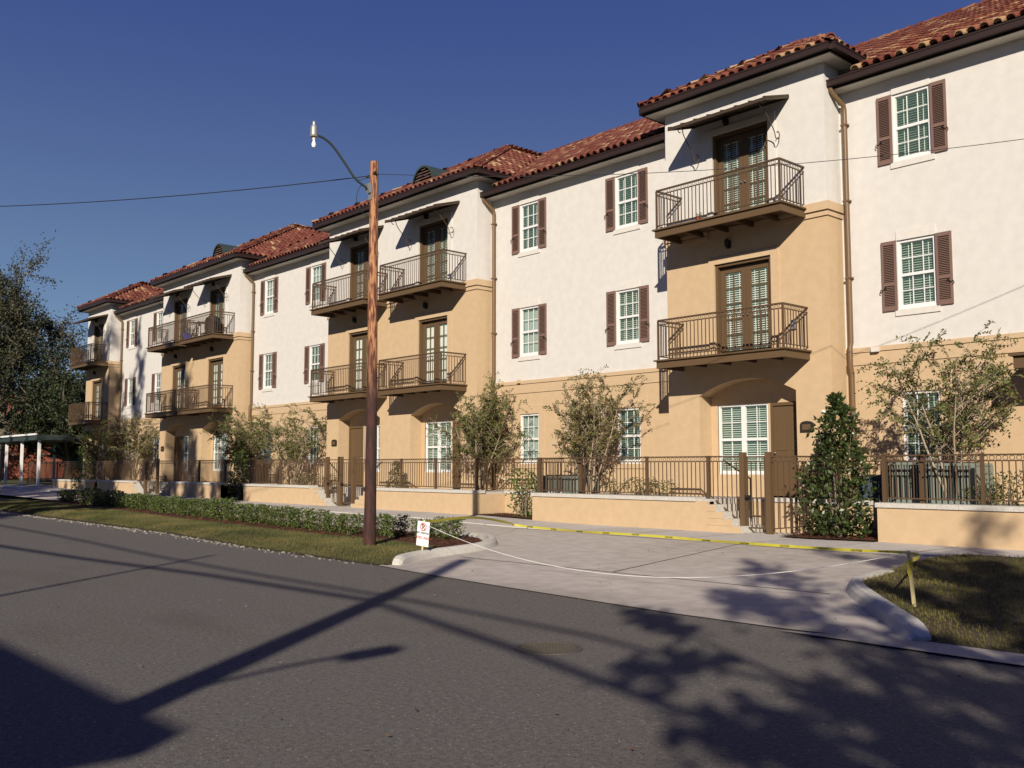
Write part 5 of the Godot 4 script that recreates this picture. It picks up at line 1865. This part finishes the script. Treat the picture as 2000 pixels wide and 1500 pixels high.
	for k in 3:
		hv.append(dense_shrub(func(t: float) -> float: return 0.16 + 0.22 * pow(t, 0.6) - 0.10 * pow(t, 4.0), 0.50, 520, 0.058, 130 + k, [Color(0.068, 0.098, 0.024), Color(0.092, 0.122, 0.032), Color(0.125, 0.145, 0.042), Color(0.045, 0.066, 0.018)], 0.4))
	rng.seed = 77
	var line := smooth([Vector2(-39.0, 7.35), Vector2(-36.0, 7.45), Vector2(-29.5, 7.7), Vector2(-24.4, 8.15), Vector2(-19.6, 8.3), Vector2(-17.3, 8.15), Vector2(-16.0, 7.75), Vector2(-15.0, 7.3)], 40)
	var walked := 0.0
	var k2 := 0
	for i in range(1, line.size()):
		walked += line[i].distance_to(line[i - 1])
		if walked > 0.60:
			walked = 0.0
			var p: Vector2 = line[i]
			if p.x < -36.3 and p.x > -37.6: continue
			var s := rng.randf_range(0.84, 1.1)
			plant("hedge_shrub", "small leafy shrub in the clipped row between mulch strip and parking court", "shrub", "shrubs planted in a row along the verge", hv[k2 % 3], M.bark, M.leaf, Vector3(p.x, 0.12 + gy(p.x), p.y + rng.randf_range(-0.08, 0.08)), rng.randf() * TAU, Vector3(s * 1.05, s * rng.randf_range(0.85, 1.02), s * 1.05))
			k2 += 1
	# the big tree at the far left and the mass of trees behind it
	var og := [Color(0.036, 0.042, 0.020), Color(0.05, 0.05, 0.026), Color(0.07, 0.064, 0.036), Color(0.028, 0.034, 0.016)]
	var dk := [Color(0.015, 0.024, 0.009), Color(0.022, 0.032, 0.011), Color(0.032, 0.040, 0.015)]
	var oak := broad_tree(17.0, 9.5, 5.0, 0.55, 21, 32, 120, 0.18, 201, og)
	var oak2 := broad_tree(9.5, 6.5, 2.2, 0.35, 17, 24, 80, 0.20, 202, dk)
	plant("oak_tree", "big tree with airy grey-green crown rising at the far left edge", "tree", "", oak, M.bark, M.leaf, Vector3(-76.0, 0.45, 0.5), 0.4, Vector3.ONE, "trunk", "crown")
	var grp3 := "dark trees beyond the left end of the block"
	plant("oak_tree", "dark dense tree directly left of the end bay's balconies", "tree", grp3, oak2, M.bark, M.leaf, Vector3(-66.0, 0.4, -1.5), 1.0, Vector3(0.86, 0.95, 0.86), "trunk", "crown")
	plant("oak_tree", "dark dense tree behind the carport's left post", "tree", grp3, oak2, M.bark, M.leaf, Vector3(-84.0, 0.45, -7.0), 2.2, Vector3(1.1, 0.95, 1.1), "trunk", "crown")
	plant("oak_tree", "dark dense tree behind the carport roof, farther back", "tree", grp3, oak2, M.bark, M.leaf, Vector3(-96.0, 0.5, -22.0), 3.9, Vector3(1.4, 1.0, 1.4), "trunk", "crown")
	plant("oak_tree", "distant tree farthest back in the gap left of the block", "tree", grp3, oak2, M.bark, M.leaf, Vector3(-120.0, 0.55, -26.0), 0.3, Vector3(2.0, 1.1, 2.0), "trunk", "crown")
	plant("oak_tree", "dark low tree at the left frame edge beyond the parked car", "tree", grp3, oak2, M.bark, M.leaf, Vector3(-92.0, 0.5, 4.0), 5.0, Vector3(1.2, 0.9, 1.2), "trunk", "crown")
	# trees across the street, out of the picture: their shadows fall into it
	var st := broad_tree(12.5, 5.2, 3.4, 0.3, 14, 12, 120, 0.24, 203, dk)
	var grp4 := "street trees across the road behind the viewer"
	plant("street_tree", "broad tree across the street behind the viewer, shading the street and island", "tree", grp4, st, M.bark, M.leaf, Vector3(9.6, 0.0, 24.5), 0.2, Vector3(1.0, 1.06, 1.0), "trunk", "crown")
	plant("street_tree", "second broad tree across the street, shading the right-hand wall", "tree", grp4, st, M.bark, M.leaf, Vector3(14.6, 0.0, 25.0), 2.6, Vector3(1.05, 1.34, 1.05), "trunk", "crown")
	plant("street_tree", "third broad tree across the street, farther up the road on the right", "tree", grp4, st, M.bark, M.leaf, Vector3(8.6, 0.0, 29.5), 4.1, Vector3(0.75, 0.72, 0.75), "trunk", "crown")
	plant("street_tree", "tall tree across the street shading the far bay", "tree", grp4, st, M.bark, M.leaf, Vector3(-24.0, 0.1, 23.0), 1.1, Vector3(0.85, 1.85, 0.85), "trunk", "crown")
	plant("street_tree", "tall tree across the street shading the far left end", "tree", grp4, st, M.bark, M.leaf, Vector3(-36.5, 0.1, 23.5), 3.3, Vector3(1.0, 2.1, 1.0), "trunk", "crown")
	plant("street_tree", "tallest tree across the street shading the carport corner", "tree", grp4, st, M.bark, M.leaf, Vector3(-50.0, 0.2, 24.0), 0.5, Vector3(1.3, 1.6, 1.3), "trunk", "crown")
	plant("street_tree", "wide tree across the street beyond the left end of the row", "tree", grp4, st, M.bark, M.leaf, Vector3(-64.0, 0.3, 25.0), 2.5, Vector3(1.4, 1.5, 1.4), "trunk", "crown")
	plant("street_tree", "nearest small tree just behind the viewer, shading the right grass island", "tree", grp4, st, M.bark, M.leaf, Vector3(6.8, 0.0, 20.8), 1.7, Vector3(0.62, 0.92, 0.62), "trunk", "crown")


# ---------------------------------------------------------------- poles, wires, signs, far things
func text_part(parent: Node, called: String, words: String, height: float, at: Vector3, m: Material, bold := true) -> void:
	var tm := TextMesh.new()
	tm.text = words
	var f := SystemFont.new()
	f.font_names = PackedStringArray(["Droid Sans"])
	f.font_weight = 700 if bold else 400
	tm.font = f
	tm.font_size = 64
	tm.pixel_size = height / 64.0 * 1.35
	tm.depth = 0.003
	tm.curve_step = 2.0
	part(called, tm, m, parent, at)

func catenary(a: Vector3, b: Vector3, sag: float, n := 24) -> Array:
	var out := []
	for i in n + 1:
		var t := i / float(n)
		out.append(a.lerp(b, t) - Vector3(0, 4.0 * sag * t * (1 - t), 0))
	return out

func wire(called: String, label: String, category: String, pts: Array, r: float) -> void:
	var p0: Vector3 = pts[0]
	var mb := MB.new()
	var q := []
	for p in pts: q.append(p - p0)
	mb.tube(q, r, 5)
	single(called, mb.mesh(), M.wire, label, category, "", "", p0)

func make_poles() -> void:
	var base := Vector3(-14.9, 0.10, 9.46)
	var t := thing("utility_pole", "weathered reddish wooden pole with curved lamp arm on the grass strip", "utility pole", base)
	var mb := MB.new()
	var pts := []
	var rad := []
	for i in 25:
		var f := i / 24.0
		pts.append(Vector3(0.006 * sin(f * 9.0), lerpf(-0.1, 7.10, f), 0.006 * cos(f * 7.0)))
		rad.append(lerpf(0.112, 0.076, f) * (1.0 + 0.012 * sin(f * 31.0)))
	mb.tube(pts, rad, 20)
	part("shaft", mb.mesh(), M.pole, t)
	# mast arm towards the street
	mb = MB.new()
	var arm := smooth3([Vector3(0.0, 6.52, 0.08), Vector3(0, 6.60, 0.22), Vector3(0, 6.70, 0.42), Vector3(0, 6.96, 0.66), Vector3(0, 7.20, 0.90), Vector3(0, 7.30, 1.08), Vector3(0, 7.325, 1.22)], 6)
	mb.tube(arm, 0.022, 8)
	part("lamp_arm", mb.mesh(), M.dark_green, t)
	mb = MB.new()
	mb.box(Vector3(-0.045, 6.36, 0.06), Vector3(0.045, 6.66, 0.10))
	mb.obox(Vector3(0.0, 6.58, 0.12), Vector3(0.05, 0, 0), Vector3(0, 0.08, 0.03), Vector3(0, -0.02, 0.04))
	part("bracket", mb.mesh(), M.steel, t)
	var lamp := node_part("lamp_head", t, Vector3(0, 7.28, 1.29))
	mb = MB.new()
	mb.lathe(Vector3.ZERO, [Vector2(0.0, 0.005), Vector2(0.075, 0.0), Vector2(0.080, 0.02), Vector2(0.070, 0.03), Vector2(0.066, 0.17), Vector2(0.055, 0.20), Vector2(0.036, 0.21), Vector2(0.036, 0.26), Vector2(0.024, 0.285), Vector2(0.0, 0.29)], 18)
	part("housing", mb.mesh(), M.steel, lamp)
	mb = MB.new()
	mb.lathe(Vector3.ZERO, [Vector2(0.0, -0.20), Vector2(0.026, -0.19), Vector2(0.040, -0.155), Vector2(0.038, -0.12), Vector2(0.022, -0.085), Vector2(0.018, -0.06), Vector2(0.028, -0.04), Vector2(0.028, 0.0)], 14)
	part("bulb", mb.mesh(), M.bulb, lamp)
	mb = MB.new()
	mb.tube([Vector3(0.07, 6.85, 0.05), Vector3(0.12, 6.87, 0.06)], 0.025, 8)
	mb.tube([Vector3(-0.06, 6.82, 0.07), Vector3(-0.10, 6.80, 0.12)], 0.022, 8)
	part("insulator", mb.mesh(), M.iron, t)
	mb = MB.new()
	mb.tube(smooth3([Vector3(0, 6.62, 0.25), Vector3(-0.05, 6.55, 0.30), Vector3(-0.10, 6.35, 0.32), Vector3(-0.08, 6.15, 0.25), Vector3(-0.03, 6.05, 0.10)], 5), 0.006, 4)
	mb.tube(catenary(Vector3(-0.05, 6.85, 0.09), Vector3(0, 6.75, 0.5), 0.1, 8), 0.006, 4)
	part("lamp_wire", mb.mesh(), M.wire, t)
	# service wires on that pole
	wire("overhead_wire", "thin wire from the lamp pole's top out of frame to the left", "wire", catenary(base + Vector3(0, 6.83, 0.05), Vector3(-29.5, 8.1, 16.0), 0.22), 0.010)
	wire("overhead_wire", "thin wire from the lamp pole's top across the facade to the right", "wire", catenary(base + Vector3(0.05, 6.86, 0), Vector3(-2.0, 7.05, 1.2), 0.48), 0.006)
	# the big pole and cables across the street
	var b2 := Vector3(0.93, 0.0, 26.1)
	var u := thing("utility_pole", "tall utility pole across the street carrying thick cables", "utility pole", b2)
	mb = MB.new()
	mb.tube([Vector3(0, -0.2, 0), Vector3(0, 5, 0), Vector3(0, 10.0, 0)], [0.19, 0.165, 0.13], 14)
	part("shaft", mb.mesh(), M.bark, u)
	mb = MB.new()
	mb.tube(smooth3([Vector3(0, 5.6, 0), Vector3(0.1, 5.9, -0.5), Vector3(0.15, 6.0, -1.0)], 4), 0.03, 6)
	mb.obox(Vector3(0.17, 5.98, -1.25), Vector3(0.1, 0, 0), Vector3(0, 0.06, 0), Vector3(0.02, 0, 0.26))
	part("street_lamp", mb.mesh(), M.steel, u)
	wire("cable", "thick telephone cable slung along the far side of the street", "cable", [Vector3(-58, 8.2, 26.1), Vector3(-30, 6.9, 26.1), Vector3(-18, 6.95, 26.1), Vector3(-10.9, 7.11, 26.1), Vector3(-3.2, 7.64, 26.1), Vector3(0.8, 7.78, 26.1), Vector3(3.5, 7.33, 26.1), Vector3(5.2, 6.97, 26.1), Vector3(12, 6.1, 26.1), Vector3(25, 6.3, 26.1)], 0.055)
	wire("cable", "thinner upper cable along the far side of the street", "cable", [Vector3(-58, 8.9, 26.1), Vector3(-16.4, 8.15, 26.1), Vector3(-2.57, 7.97, 26.1), Vector3(1.37, 7.99, 26.1), Vector3(4.25, 7.88, 26.1), Vector3(5.65, 7.69, 26.1), Vector3(14, 7.2, 26.1), Vector3(30, 8.0, 26.1)], 0.035)
	# a slim mast over there as well
	var mp := Vector3(-16.23 + 1.332 * 9.0, 0.0, 11.79 + 1.681 * 9.0)
	mb = MB.new()
	mb.tube([Vector3(0, -0.1, 0), Vector3(0, 9.0, 0)], 0.045, 8)
	single("flag_mast", mb.mesh(), M.steel, "slim bare metal mast across the street", "mast", "", "", mp)
	# the flat-roofed house whose shadow lies in the near left corner
	var h := thing("flat_house", "flat-roofed house across the street behind the viewer", "house", Vector3(-12.0, 0, 33.0))
	mb = MB.new()
	mb.box(Vector3(-14, 0, -5.6), Vector3(13.9, 5.75, 8))
	part("wall", mb.mesh(), M.brick, h)
	mb = MB.new()
	mb.box(Vector3(-14.6, 5.75, -6.0), Vector3(14.4, 6.0, 8.5))
	part("roof", mb.mesh(), M.dark, h)

func smooth3(pts: Array, sub: int) -> Array:
	var out := []
	for i in pts.size() - 1:
		var p0: Vector3 = pts[maxi(i - 1, 0)]
		var p1: Vector3 = pts[i]
		var p2: Vector3 = pts[i + 1]
		var p3: Vector3 = pts[mini(i + 2, pts.size() - 1)]
		for k in sub: out.append(p1.cubic_interpolate(p2, p0, p3, k / float(sub)))
	out.append(pts[pts.size() - 1])
	return out

func make_things() -> void:
	# no-parking sign
	var s := thing("parking_sign", "small white no-parking sign on a stick at the end of the grass strip", "sign", Vector3(-13.07, 0.10, 9.66))
	s.rotation = Vector3(0, deg_to_rad(10), deg_to_rad(-5))
	var mb := MB.new()
	mb.box(Vector3(-0.015, -0.1, -0.012), Vector3(0.015, 0.56, 0.0))
	part("stick", mb.mesh(), M.stake, s)
	mb = MB.new()
	mb.box(Vector3(-0.135, 0.13, 0.001), Vector3(0.135, 0.535, 0.006))
	part("board", mb.mesh(), M.sign, s)
	mb = MB.new()
	var pts := []
	for i in 28:
		var a := TAU * i / 28
		pts.append(Vector3(cos(a) * 0.062, 0.445 + sin(a) * 0.062, 0.008))
	mb.tube(pts, 0.0085, 4, false, true)
	mb.obox(Vector3(0, 0.445, 0.009), Vector3(0.042, -0.042, 0), Vector3(0.005, 0.005, 0), Vector3(0, 0, 0.0015))
	part("prohibition_ring", mb.mesh(), M.red, s)
	text_part(s, "lettering", "P", 0.085, Vector3(0.0, 0.445, 0.007), M.black)
	text_part(s, "lettering", "NO PARKING", 0.032, Vector3(0, 0.345, 0.007), M.black)
	text_part(s, "lettering", "FIRE LANE", 0.042, Vector3(0, 0.265, 0.007), M.red)
	# stake with tape at the island
	var k := thing("wooden_stake", "pale wooden stake tied with yellow tape on the right grass island", "stake", Vector3(-4.72, 0.10, 9.68))
	k.rotation.z = deg_to_rad(4.5)
	mb = MB.new()
	mb.box(Vector3(-0.016, -0.1, -0.010), Vector3(0.016, 0.58, 0.010))
	part("stick", mb.mesh(), M.stake, k)
	mb = MB.new()
	mb.obox(Vector3(0, 0.46, 0), Vector3(0.02, 0.003, 0), Vector3(-0.002, 0.03, 0), Vector3(0, 0, 0.014))
	mb.leaf(Vector3(0.0, 0.44, 0.015), Vector3(0.1, -1, 0.3).normalized(), Vector3(1, 0, 0.2).normalized(), 0.16, 0.05)
	mb.leaf(Vector3(0.01, 0.47, 0.015), Vector3(0.5, -0.8, 0.3).normalized(), Vector3(0.8, 0.5, 0.2).normalized(), 0.11, 0.045)
	part("tied_tape", mb.mesh(), M.tape, k)
	# white string from sign to stake, hanging to the pavement
	mb = MB.new()
	var o := Vector3(-13.02, 0.60, 9.66)
	var sp := []
	for p in catenary(o, Vector3(-4.76, 0.66, 9.68), 0.52, 30): sp.append(Vector3(p.x, maxf(p.y, 0.05), p.z) - o)
	mb.tube(sp, 0.0042, 4)
	single("string", mb.mesh(), M.string, "white string sagging from the sign to the wooden stake", "string", "", "", o)
	# caution tape: a ribbon from the sign over the shrubs and along the sidewalk's edge
	var tp := smooth3([Vector3(-13.02, 0.62, 9.66), Vector3(-14.6, 0.56, 7.3), Vector3(-15.9, 0.32, 5.2), Vector3(-16.6, 0.20, 4.32), Vector3(-14.8, 0.165, 4.34), Vector3(-12.8, 0.175, 4.38), Vector3(-10.6, 0.16, 4.42), Vector3(-8.6, 0.17, 4.5), Vector3(-7.4, 0.20, 4.6), Vector3(-6.7, 0.24, 5.4), Vector3(-4.75, 0.58, 9.66)], 10)
	var tape := thing("caution_tape", "yellow caution tape stretched from the sign along the sidewalk edge", "tape", tp[0])
	mb = MB.new()
	for i in tp.size() - 1:
		var a: Vector3 = tp[i] - tp[0]
		var b: Vector3 = tp[i + 1] - tp[0]
		var tw0 := 0.55 * sin(i * 0.35)
		var tw1 := 0.55 * sin((i + 1) * 0.35)
		var n0 := Vector3(0, cos(tw0), sin(tw0)) * 0.024
		var n1 := Vector3(0, cos(tw1), sin(tw1)) * 0.024
		mb.quad(a - n0, b - n1, b + n1, a + n0)
	part("ribbon", mb.mesh(), M.tape, tape)
	var i0 := 0
	for i in range(32, 78, 4):
		var a: Vector3 = tp[i] - tp[0]
		var b: Vector3 = tp[i + 2] - tp[0]
		var d := (b - a).normalized()
		var up := Vector3(0, cos(0.55 * sin((i + 1) * 0.35)), sin(0.55 * sin((i + 1) * 0.35)))
		var nn := d.cross(up).normalized()
		var tm := TextMesh.new()
		tm.text = "CAUTION"
		tm.font_size = 48
		tm.pixel_size = 0.0009
		tm.depth = 0.002
		tm.curve_step = 3.0
		part("lettering", tm, M.black, tape, (a + b) / 2 + nn * 0.006, Basis(d, up, nn))
	# things on the far upper balcony
	var tb := thing("bistro_table", "small white pedestal table on the far upper double balcony", "table", Vector3(-40.9, 7.17, 1.2))
	mb = MB.new()
	mb.lathe(Vector3.ZERO, [Vector2(0.0, 0.70), Vector2(0.36, 0.70), Vector2(0.36, 0.73), Vector2(0.0, 0.73)], 20)
	part("table_top", mb.mesh(), M.frame, tb)
	mb = MB.new()
	mb.lathe(Vector3.ZERO, [Vector2(0.22, 0.0), Vector2(0.2, 0.03), Vector2(0.05, 0.08), Vector2(0.04, 0.70)], 12)
	part("pedestal", mb.mesh(), M.frame, tb)
	var ch := thing("covered_grill", "dark covered grill at the wall of the far upper double balcony", "grill", Vector3(-40.0, 7.17, 1.0))
	mb = MB.new()
	mb.lathe(Vector3.ZERO, [Vector2(0.30, 0.0), Vector2(0.33, 0.3), Vector2(0.36, 0.6), Vector2(0.30, 0.82), Vector2(0.15, 0.92), Vector2(0.0, 0.95)], 14)
	part("cover", mb.mesh(), M.black, ch)
	mb = MB.new()
	mb.tube([Vector3(-0.12, 0.93, 0.1), Vector3(-0.1, 0.99, 0.1), Vector3(0.1, 0.99, 0.1), Vector3(0.12, 0.93, 0.1)], 0.012, 6)
	part("handle", mb.mesh(), M.iron, ch)
	for q in [[-41.9, "larger blue glazed pot at the rail of the far upper double balcony", 1.0], [-41.5, "smaller blue glazed pot beside the white pedestal table on the far balcony", 0.75]]:
		var pot := thing("flower_pot", q[1], "flower pot", Vector3(q[0], 7.17, 1.35), "blue pots on the far balcony")
		mb = MB.new()
		mb.lathe(Vector3.ZERO, [Vector2(0.10 * q[2], 0.0), Vector2(0.17 * q[2], 0.28 * q[2]), Vector2(0.19 * q[2], 0.32 * q[2]), Vector2(0.15 * q[2], 0.32 * q[2]), Vector2(0.14 * q[2], 0.28 * q[2]), Vector2(0.0, 0.27 * q[2])], 14)
		var pm := mat(0.05, 0.07, 0.30, 0.35)
		part("pot", mb.mesh(), pm, pot)
		var bl := dense_shrub(func(t: float) -> float: return 0.16 * q[2], 0.3, 60, 0.06, 140, [Color(0.06, 0.1, 0.03), Color(0.12, 0.08, 0.3)], 0.3)
		part("foliage", bl[1], M.leaf, pot, Vector3(0, 0.28 * q[2], 0))
	var sp2 := thing("flower_pot", "tiny clay pot on the deck of the nearest upper balcony", "flower pot", Vector3(-13.55, 7.17, 1.42))
	mb = MB.new()
	mb.lathe(Vector3.ZERO, [Vector2(0.05, 0.0), Vector2(0.07, 0.1), Vector2(0.08, 0.12), Vector2(0.0, 0.11)], 12)
	part("pot", mb.mesh(), M.brick, sp2)
	var bl2 := dense_shrub(func(_t: float) -> float: return 0.07, 0.12, 30, 0.04, 141, [Color(0.06, 0.1, 0.03)], 0.3)
	part("foliage", bl2[1], M.leaf, sp2, Vector3(0, 0.1, 0))
	# carport, house, car at the far left
	var cp := thing("carport", "flat-roofed open carport with white posts beyond the left end of the block", "carport", Vector3(-65.5, 0.4, 0.5))
	mb = MB.new()
	mb.box(Vector3(-7.0, 2.65, -3.0), Vector3(7.0, 2.95, 2.2))
	part("roof", mb.mesh(), M.dark_green, cp)
	mb = MB.new()
	mb.box(Vector3(-7.05, 2.92, 2.2), Vector3(7.05, 3.02, 2.28))
	part("edge_trim", mb.mesh(), M.white_paint, cp)
	for x in [-6.0, -3.0, 0.0, 3.2, 6.5]:
		for z in [1.9, -2.7]:
			mb = MB.new()
			mb.box(Vector3(x - 0.07, 0, z - 0.07), Vector3(x + 0.07, 2.65, z + 0.07))
			part("post", mb.mesh(), M.white_paint, cp)
	var bh := thing("brick_house", "red brick house with white fascia behind the trees at the far left", "house", Vector3(-103.0, 0.5, -7.0))
	mb = MB.new()
	wall(mb, -9.0, 7.0, 0.0, 5.4, 5.0, [[-5.2, -4.0, 3.3, 4.7], [-1.2, 0.0, 3.3, 4.7], [3.4, 4.6, 3.3, 4.7], [-5.2, -4.0, 0.9, 2.3], [-1.2, 0.0, 0.9, 2.3], [3.4, 4.6, 0.9, 2.3]])
	mb.quad(Vector3(7, 0, 5), Vector3(7, 0, -5), Vector3(7, 5.4, -5), Vector3(7, 5.4, 5))
	mb.quad(Vector3(-9, 0, -5), Vector3(-9, 0, 5), Vector3(-9, 5.4, 5), Vector3(-9, 5.4, -5))
	mb.quad(Vector3(7, 0, -5), Vector3(-9, 0, -5), Vector3(-9, 5.4, -5), Vector3(7, 5.4, -5))
	part("wall", mb.mesh(), M.brick, bh)
	for x in [-4.6, -0.6, 4.0]:
		for y in [4.0, 1.6]:
			var wn := node_part("window", bh, Vector3(x, y, 5.0))
			part("frame", frame_mesh(1.2, 1.4, 1, 2), M.frame, wn)
			part("pane", pane_mesh(1.1, 1.3, -0.066), M.glass, wn)
			part("room", room_box(1.2, 1.4, -0.092, 0.4), M.room, wn)
	mb = MB.new()
	mb.box(Vector3(-9.5, 5.4, -5.5), Vector3(7.5, 5.65, 5.5))
	part("fascia", mb.mesh(), M.white_paint, bh)
	mb = MB.new()
	var r0 := Vector3(-5.5, 7.9, 0)
	var r1 := Vector3(3.5, 7.9, 0)
	mb.quad(Vector3(-9.5, 5.66, 5.5), Vector3(7.5, 5.66, 5.5), r1, r0)
	mb.quad(Vector3(7.5, 5.66, -5.5), Vector3(-9.5, 5.66, -5.5), r0, r1)
	mb.tri(Vector3(7.5, 5.66, 5.5), Vector3(7.5, 5.66, -5.5), r1)
	mb.tri(Vector3(-9.5, 5.66, -5.5), Vector3(-9.5, 5.66, 5.5), r0)
	part("roof", mb.mesh(), M.brick, bh)
	var wh := thing("white_house", "small white clapboard house seen under the far carport", "house", Vector3(-112.0, 0.5, -20.0))
	mb = MB.new()
	mb.box(Vector3(-8, 0, -4), Vector3(8, 3.2, 4))
	part("wall", mb.mesh(), M.white_paint, wh)
	mb = MB.new()
	mb.quad(Vector3(-8.5, 3.1, 4.5), Vector3(8.5, 3.1, 4.5), Vector3(8.5, 5.4, 0), Vector3(-8.5, 5.4, 0))
	mb.quad(Vector3(8.5, 3.1, -4.5), Vector3(-8.5, 3.1, -4.5), Vector3(-8.5, 5.4, 0), Vector3(8.5, 5.4, 0))
	part("roof", mb.mesh(), M.steel, wh)
	for x in [-5.0, 0.0, 5.0]:
		mb = MB.new()
		mb.box(Vector3(x - 0.5, 1.0, 4.0), Vector3(x + 0.5, 2.4, 4.04))
		part("window", mb.mesh(), M.room, wh)
	car()

func car() -> void:
	var c := thing("parked_car", "silver parked car just showing its rear at the left edge", "car", Vector3(-41.0, gy(-41.0), 10.35))
	# body outline seen from the side (x along the car), lofted across its width
	var prof := [Vector2(2.25, 0.35), Vector2(2.32, 0.55), Vector2(2.28, 0.85), Vector2(2.1, 1.0), Vector2(1.55, 1.04), Vector2(0.95, 1.38), Vector2(0.3, 1.46), Vector2(-0.5, 1.42), Vector2(-1.1, 1.05), Vector2(-1.9, 0.92), Vector2(-2.25, 0.75), Vector2(-2.3, 0.4), Vector2(-2.1, 0.28), Vector2(2.0, 0.28)]
	var mb := MB.new()
	var secs := [[-0.86, 0.90], [-0.80, 1.0], [0.80, 1.0], [0.86, 0.90]]
	for i in secs.size() - 1:
		for k in prof.size():
			var p: Vector2 = prof[k]
			var q: Vector2 = prof[(k + 1) % prof.size()]
			var f := func(v: Vector2, s: Array) -> Vector3: return Vector3(v.x * lerpf(0.98, 1.0, (s[1] - 0.9) * 10), 0.28 + (v.y - 0.28) * s[1], s[0])
			mb.quad(f.call(p, secs[i]), f.call(p, secs[i + 1]), f.call(q, secs[i + 1]), f.call(q, secs[i]))
	for s in [[-0.86, -1], [0.86, 1]]:
		var ring := []
		for p in prof: ring.append(Vector2(p.x * 0.98, 0.28 + (p.y - 0.28) * 0.9))
		var ids := Geometry2D.triangulate_polygon(PackedVector2Array(ring))
		for k in range(0, ids.size(), 3):
			var t := []
			for e in 3: t.append(Vector3(ring[ids[k + e]].x, ring[ids[k + e]].y, s[0]))
			mb.tri(t[0], t[1], t[2])
	part("body", mb.mesh(), M.silver, c)
	mb = MB.new()
	for z in [-0.865, 0.865]:
		var g := [Vector3(0.85, 1.24, z), Vector3(0.25, 1.31, z), Vector3(-0.45, 1.28, z), Vector3(-0.85, 1.02, z), Vector3(1.2, 1.0, z)]
		if z < 0: g.reverse()
		mb.poly(g)
	part("side_window", mb.mesh(), M.black, c)
	mb = MB.new()
	mb.quad(Vector3(1.58, 1.045, 0.7), Vector3(1.58, 1.045, -0.7), Vector3(0.98, 1.38, -0.65), Vector3(0.98, 1.38, 0.65))
	part("rear_window", mb.mesh(), M.black, c)
	for x in [1.4, -1.45]:
		for z in [-0.78, 0.78]:
			var wn := node_part("wheel", c, Vector3(x, 0.31, z))
			mb = MB.new()
			mb.lathe(Vector3.ZERO, [Vector2(0.0, -0.1), Vector2(0.29, -0.1), Vector2(0.31, -0.07), Vector2(0.31, 0.07), Vector2(0.29, 0.1), Vector2(0.0, 0.1)], 20)
			part("tyre", mb.mesh(), M.tyre, wn, Vector3.ZERO, Basis(Vector3.RIGHT, PI / 2))
			mb = MB.new()
			mb.lathe(Vector3.ZERO, [Vector2(0.0, -0.11), Vector2(0.19, -0.105), Vector2(0.19, 0.105), Vector2(0.0, 0.11)], 16)
			part("rim", mb.mesh(), M.silver, wn, Vector3.ZERO, Basis(Vector3.RIGHT, PI / 2))
	for z in [-0.62, 0.62]:
		mb = MB.new()
		mb.box(Vector3(2.22, 0.72, z - 0.16), Vector3(2.31, 0.86, z + 0.16))
		part("tail_light", mb.mesh(), M.red, c)


func _ready() -> void:
	rng.seed = 4242
	# camera
	var cam := Camera3D.new()
	cam.name = "camera"
	cam.position = Vector3(0, 1.53, 19.406)
	cam.rotation_degrees = Vector3(4.876, 48.048, 0)
	cam.fov = 43.08
	cam.near = 0.05
	cam.far = 1200.0
	add_child(cam, true)
	cam.current = true
	# sky
	var env := Environment.new()
	env.background_mode = Environment.BG_SKY
	var sky := Sky.new()
	var sm := ProceduralSkyMaterial.new()
	sm.sky_top_color = lin(0.0195, 0.0400, 0.222)
	sm.sky_horizon_color = lin(0.285, 0.46, 0.62)
	sm.sky_curve = 0.15
	sm.sky_energy_multiplier = 0.88
	sm.ground_horizon_color = Color(0.35, 0.36, 0.36)
	sm.ground_bottom_color = Color(0.20, 0.19, 0.18)
	sm.sun_angle_max = 2.0
	sky.sky_material = sm
	env.sky = sky
	env.tonemap_mode = Environment.TONE_MAPPER_LINEAR
	env.tonemap_exposure = 1.31
	env.sdfgi_enabled = true
	env.ssao_enabled = true
	env.ssil_enabled = true
	var we := WorldEnvironment.new()
	we.name = "world_environment"
	we.environment = env
	add_child(we, true)
	# afternoon sun from behind the viewer's right shoulder
	var sun := DirectionalLight3D.new()
	sun.name = "sun"
	sun.light_color = Color(1.0, 0.955, 0.88)
	sun.light_energy = 1.6
	sun.light_angular_distance = 0.5
	sun.shadow_enabled = true
	add_child(sun, true)
	sun.look_at_from_position(Vector3.ZERO, SUN, Vector3.UP)
	make_materials()
	M.walk = [tri_mat(ramp_image(noise_image(256, 61, 0.03, 5), lin(0.40, 0.37, 0.34), lin(0.50, 0.465, 0.43), 0.14, 62), 2.3, 0.9), tri_mat(ramp_image(noise_image(256, 63, 0.03, 5), lin(0.37, 0.345, 0.315), lin(0.47, 0.44, 0.41), 0.14, 64), 2.7, 0.9), tri_mat(ramp_image(noise_image(256, 65, 0.03, 5), lin(0.42, 0.39, 0.36), lin(0.52, 0.485, 0.45), 0.14, 66), 2.5, 0.9)]
	M.terrace = M.walk[1]
	make_ground()
	make_building()
	make_terraces()
	make_plants()
	make_poles()
	make_things()
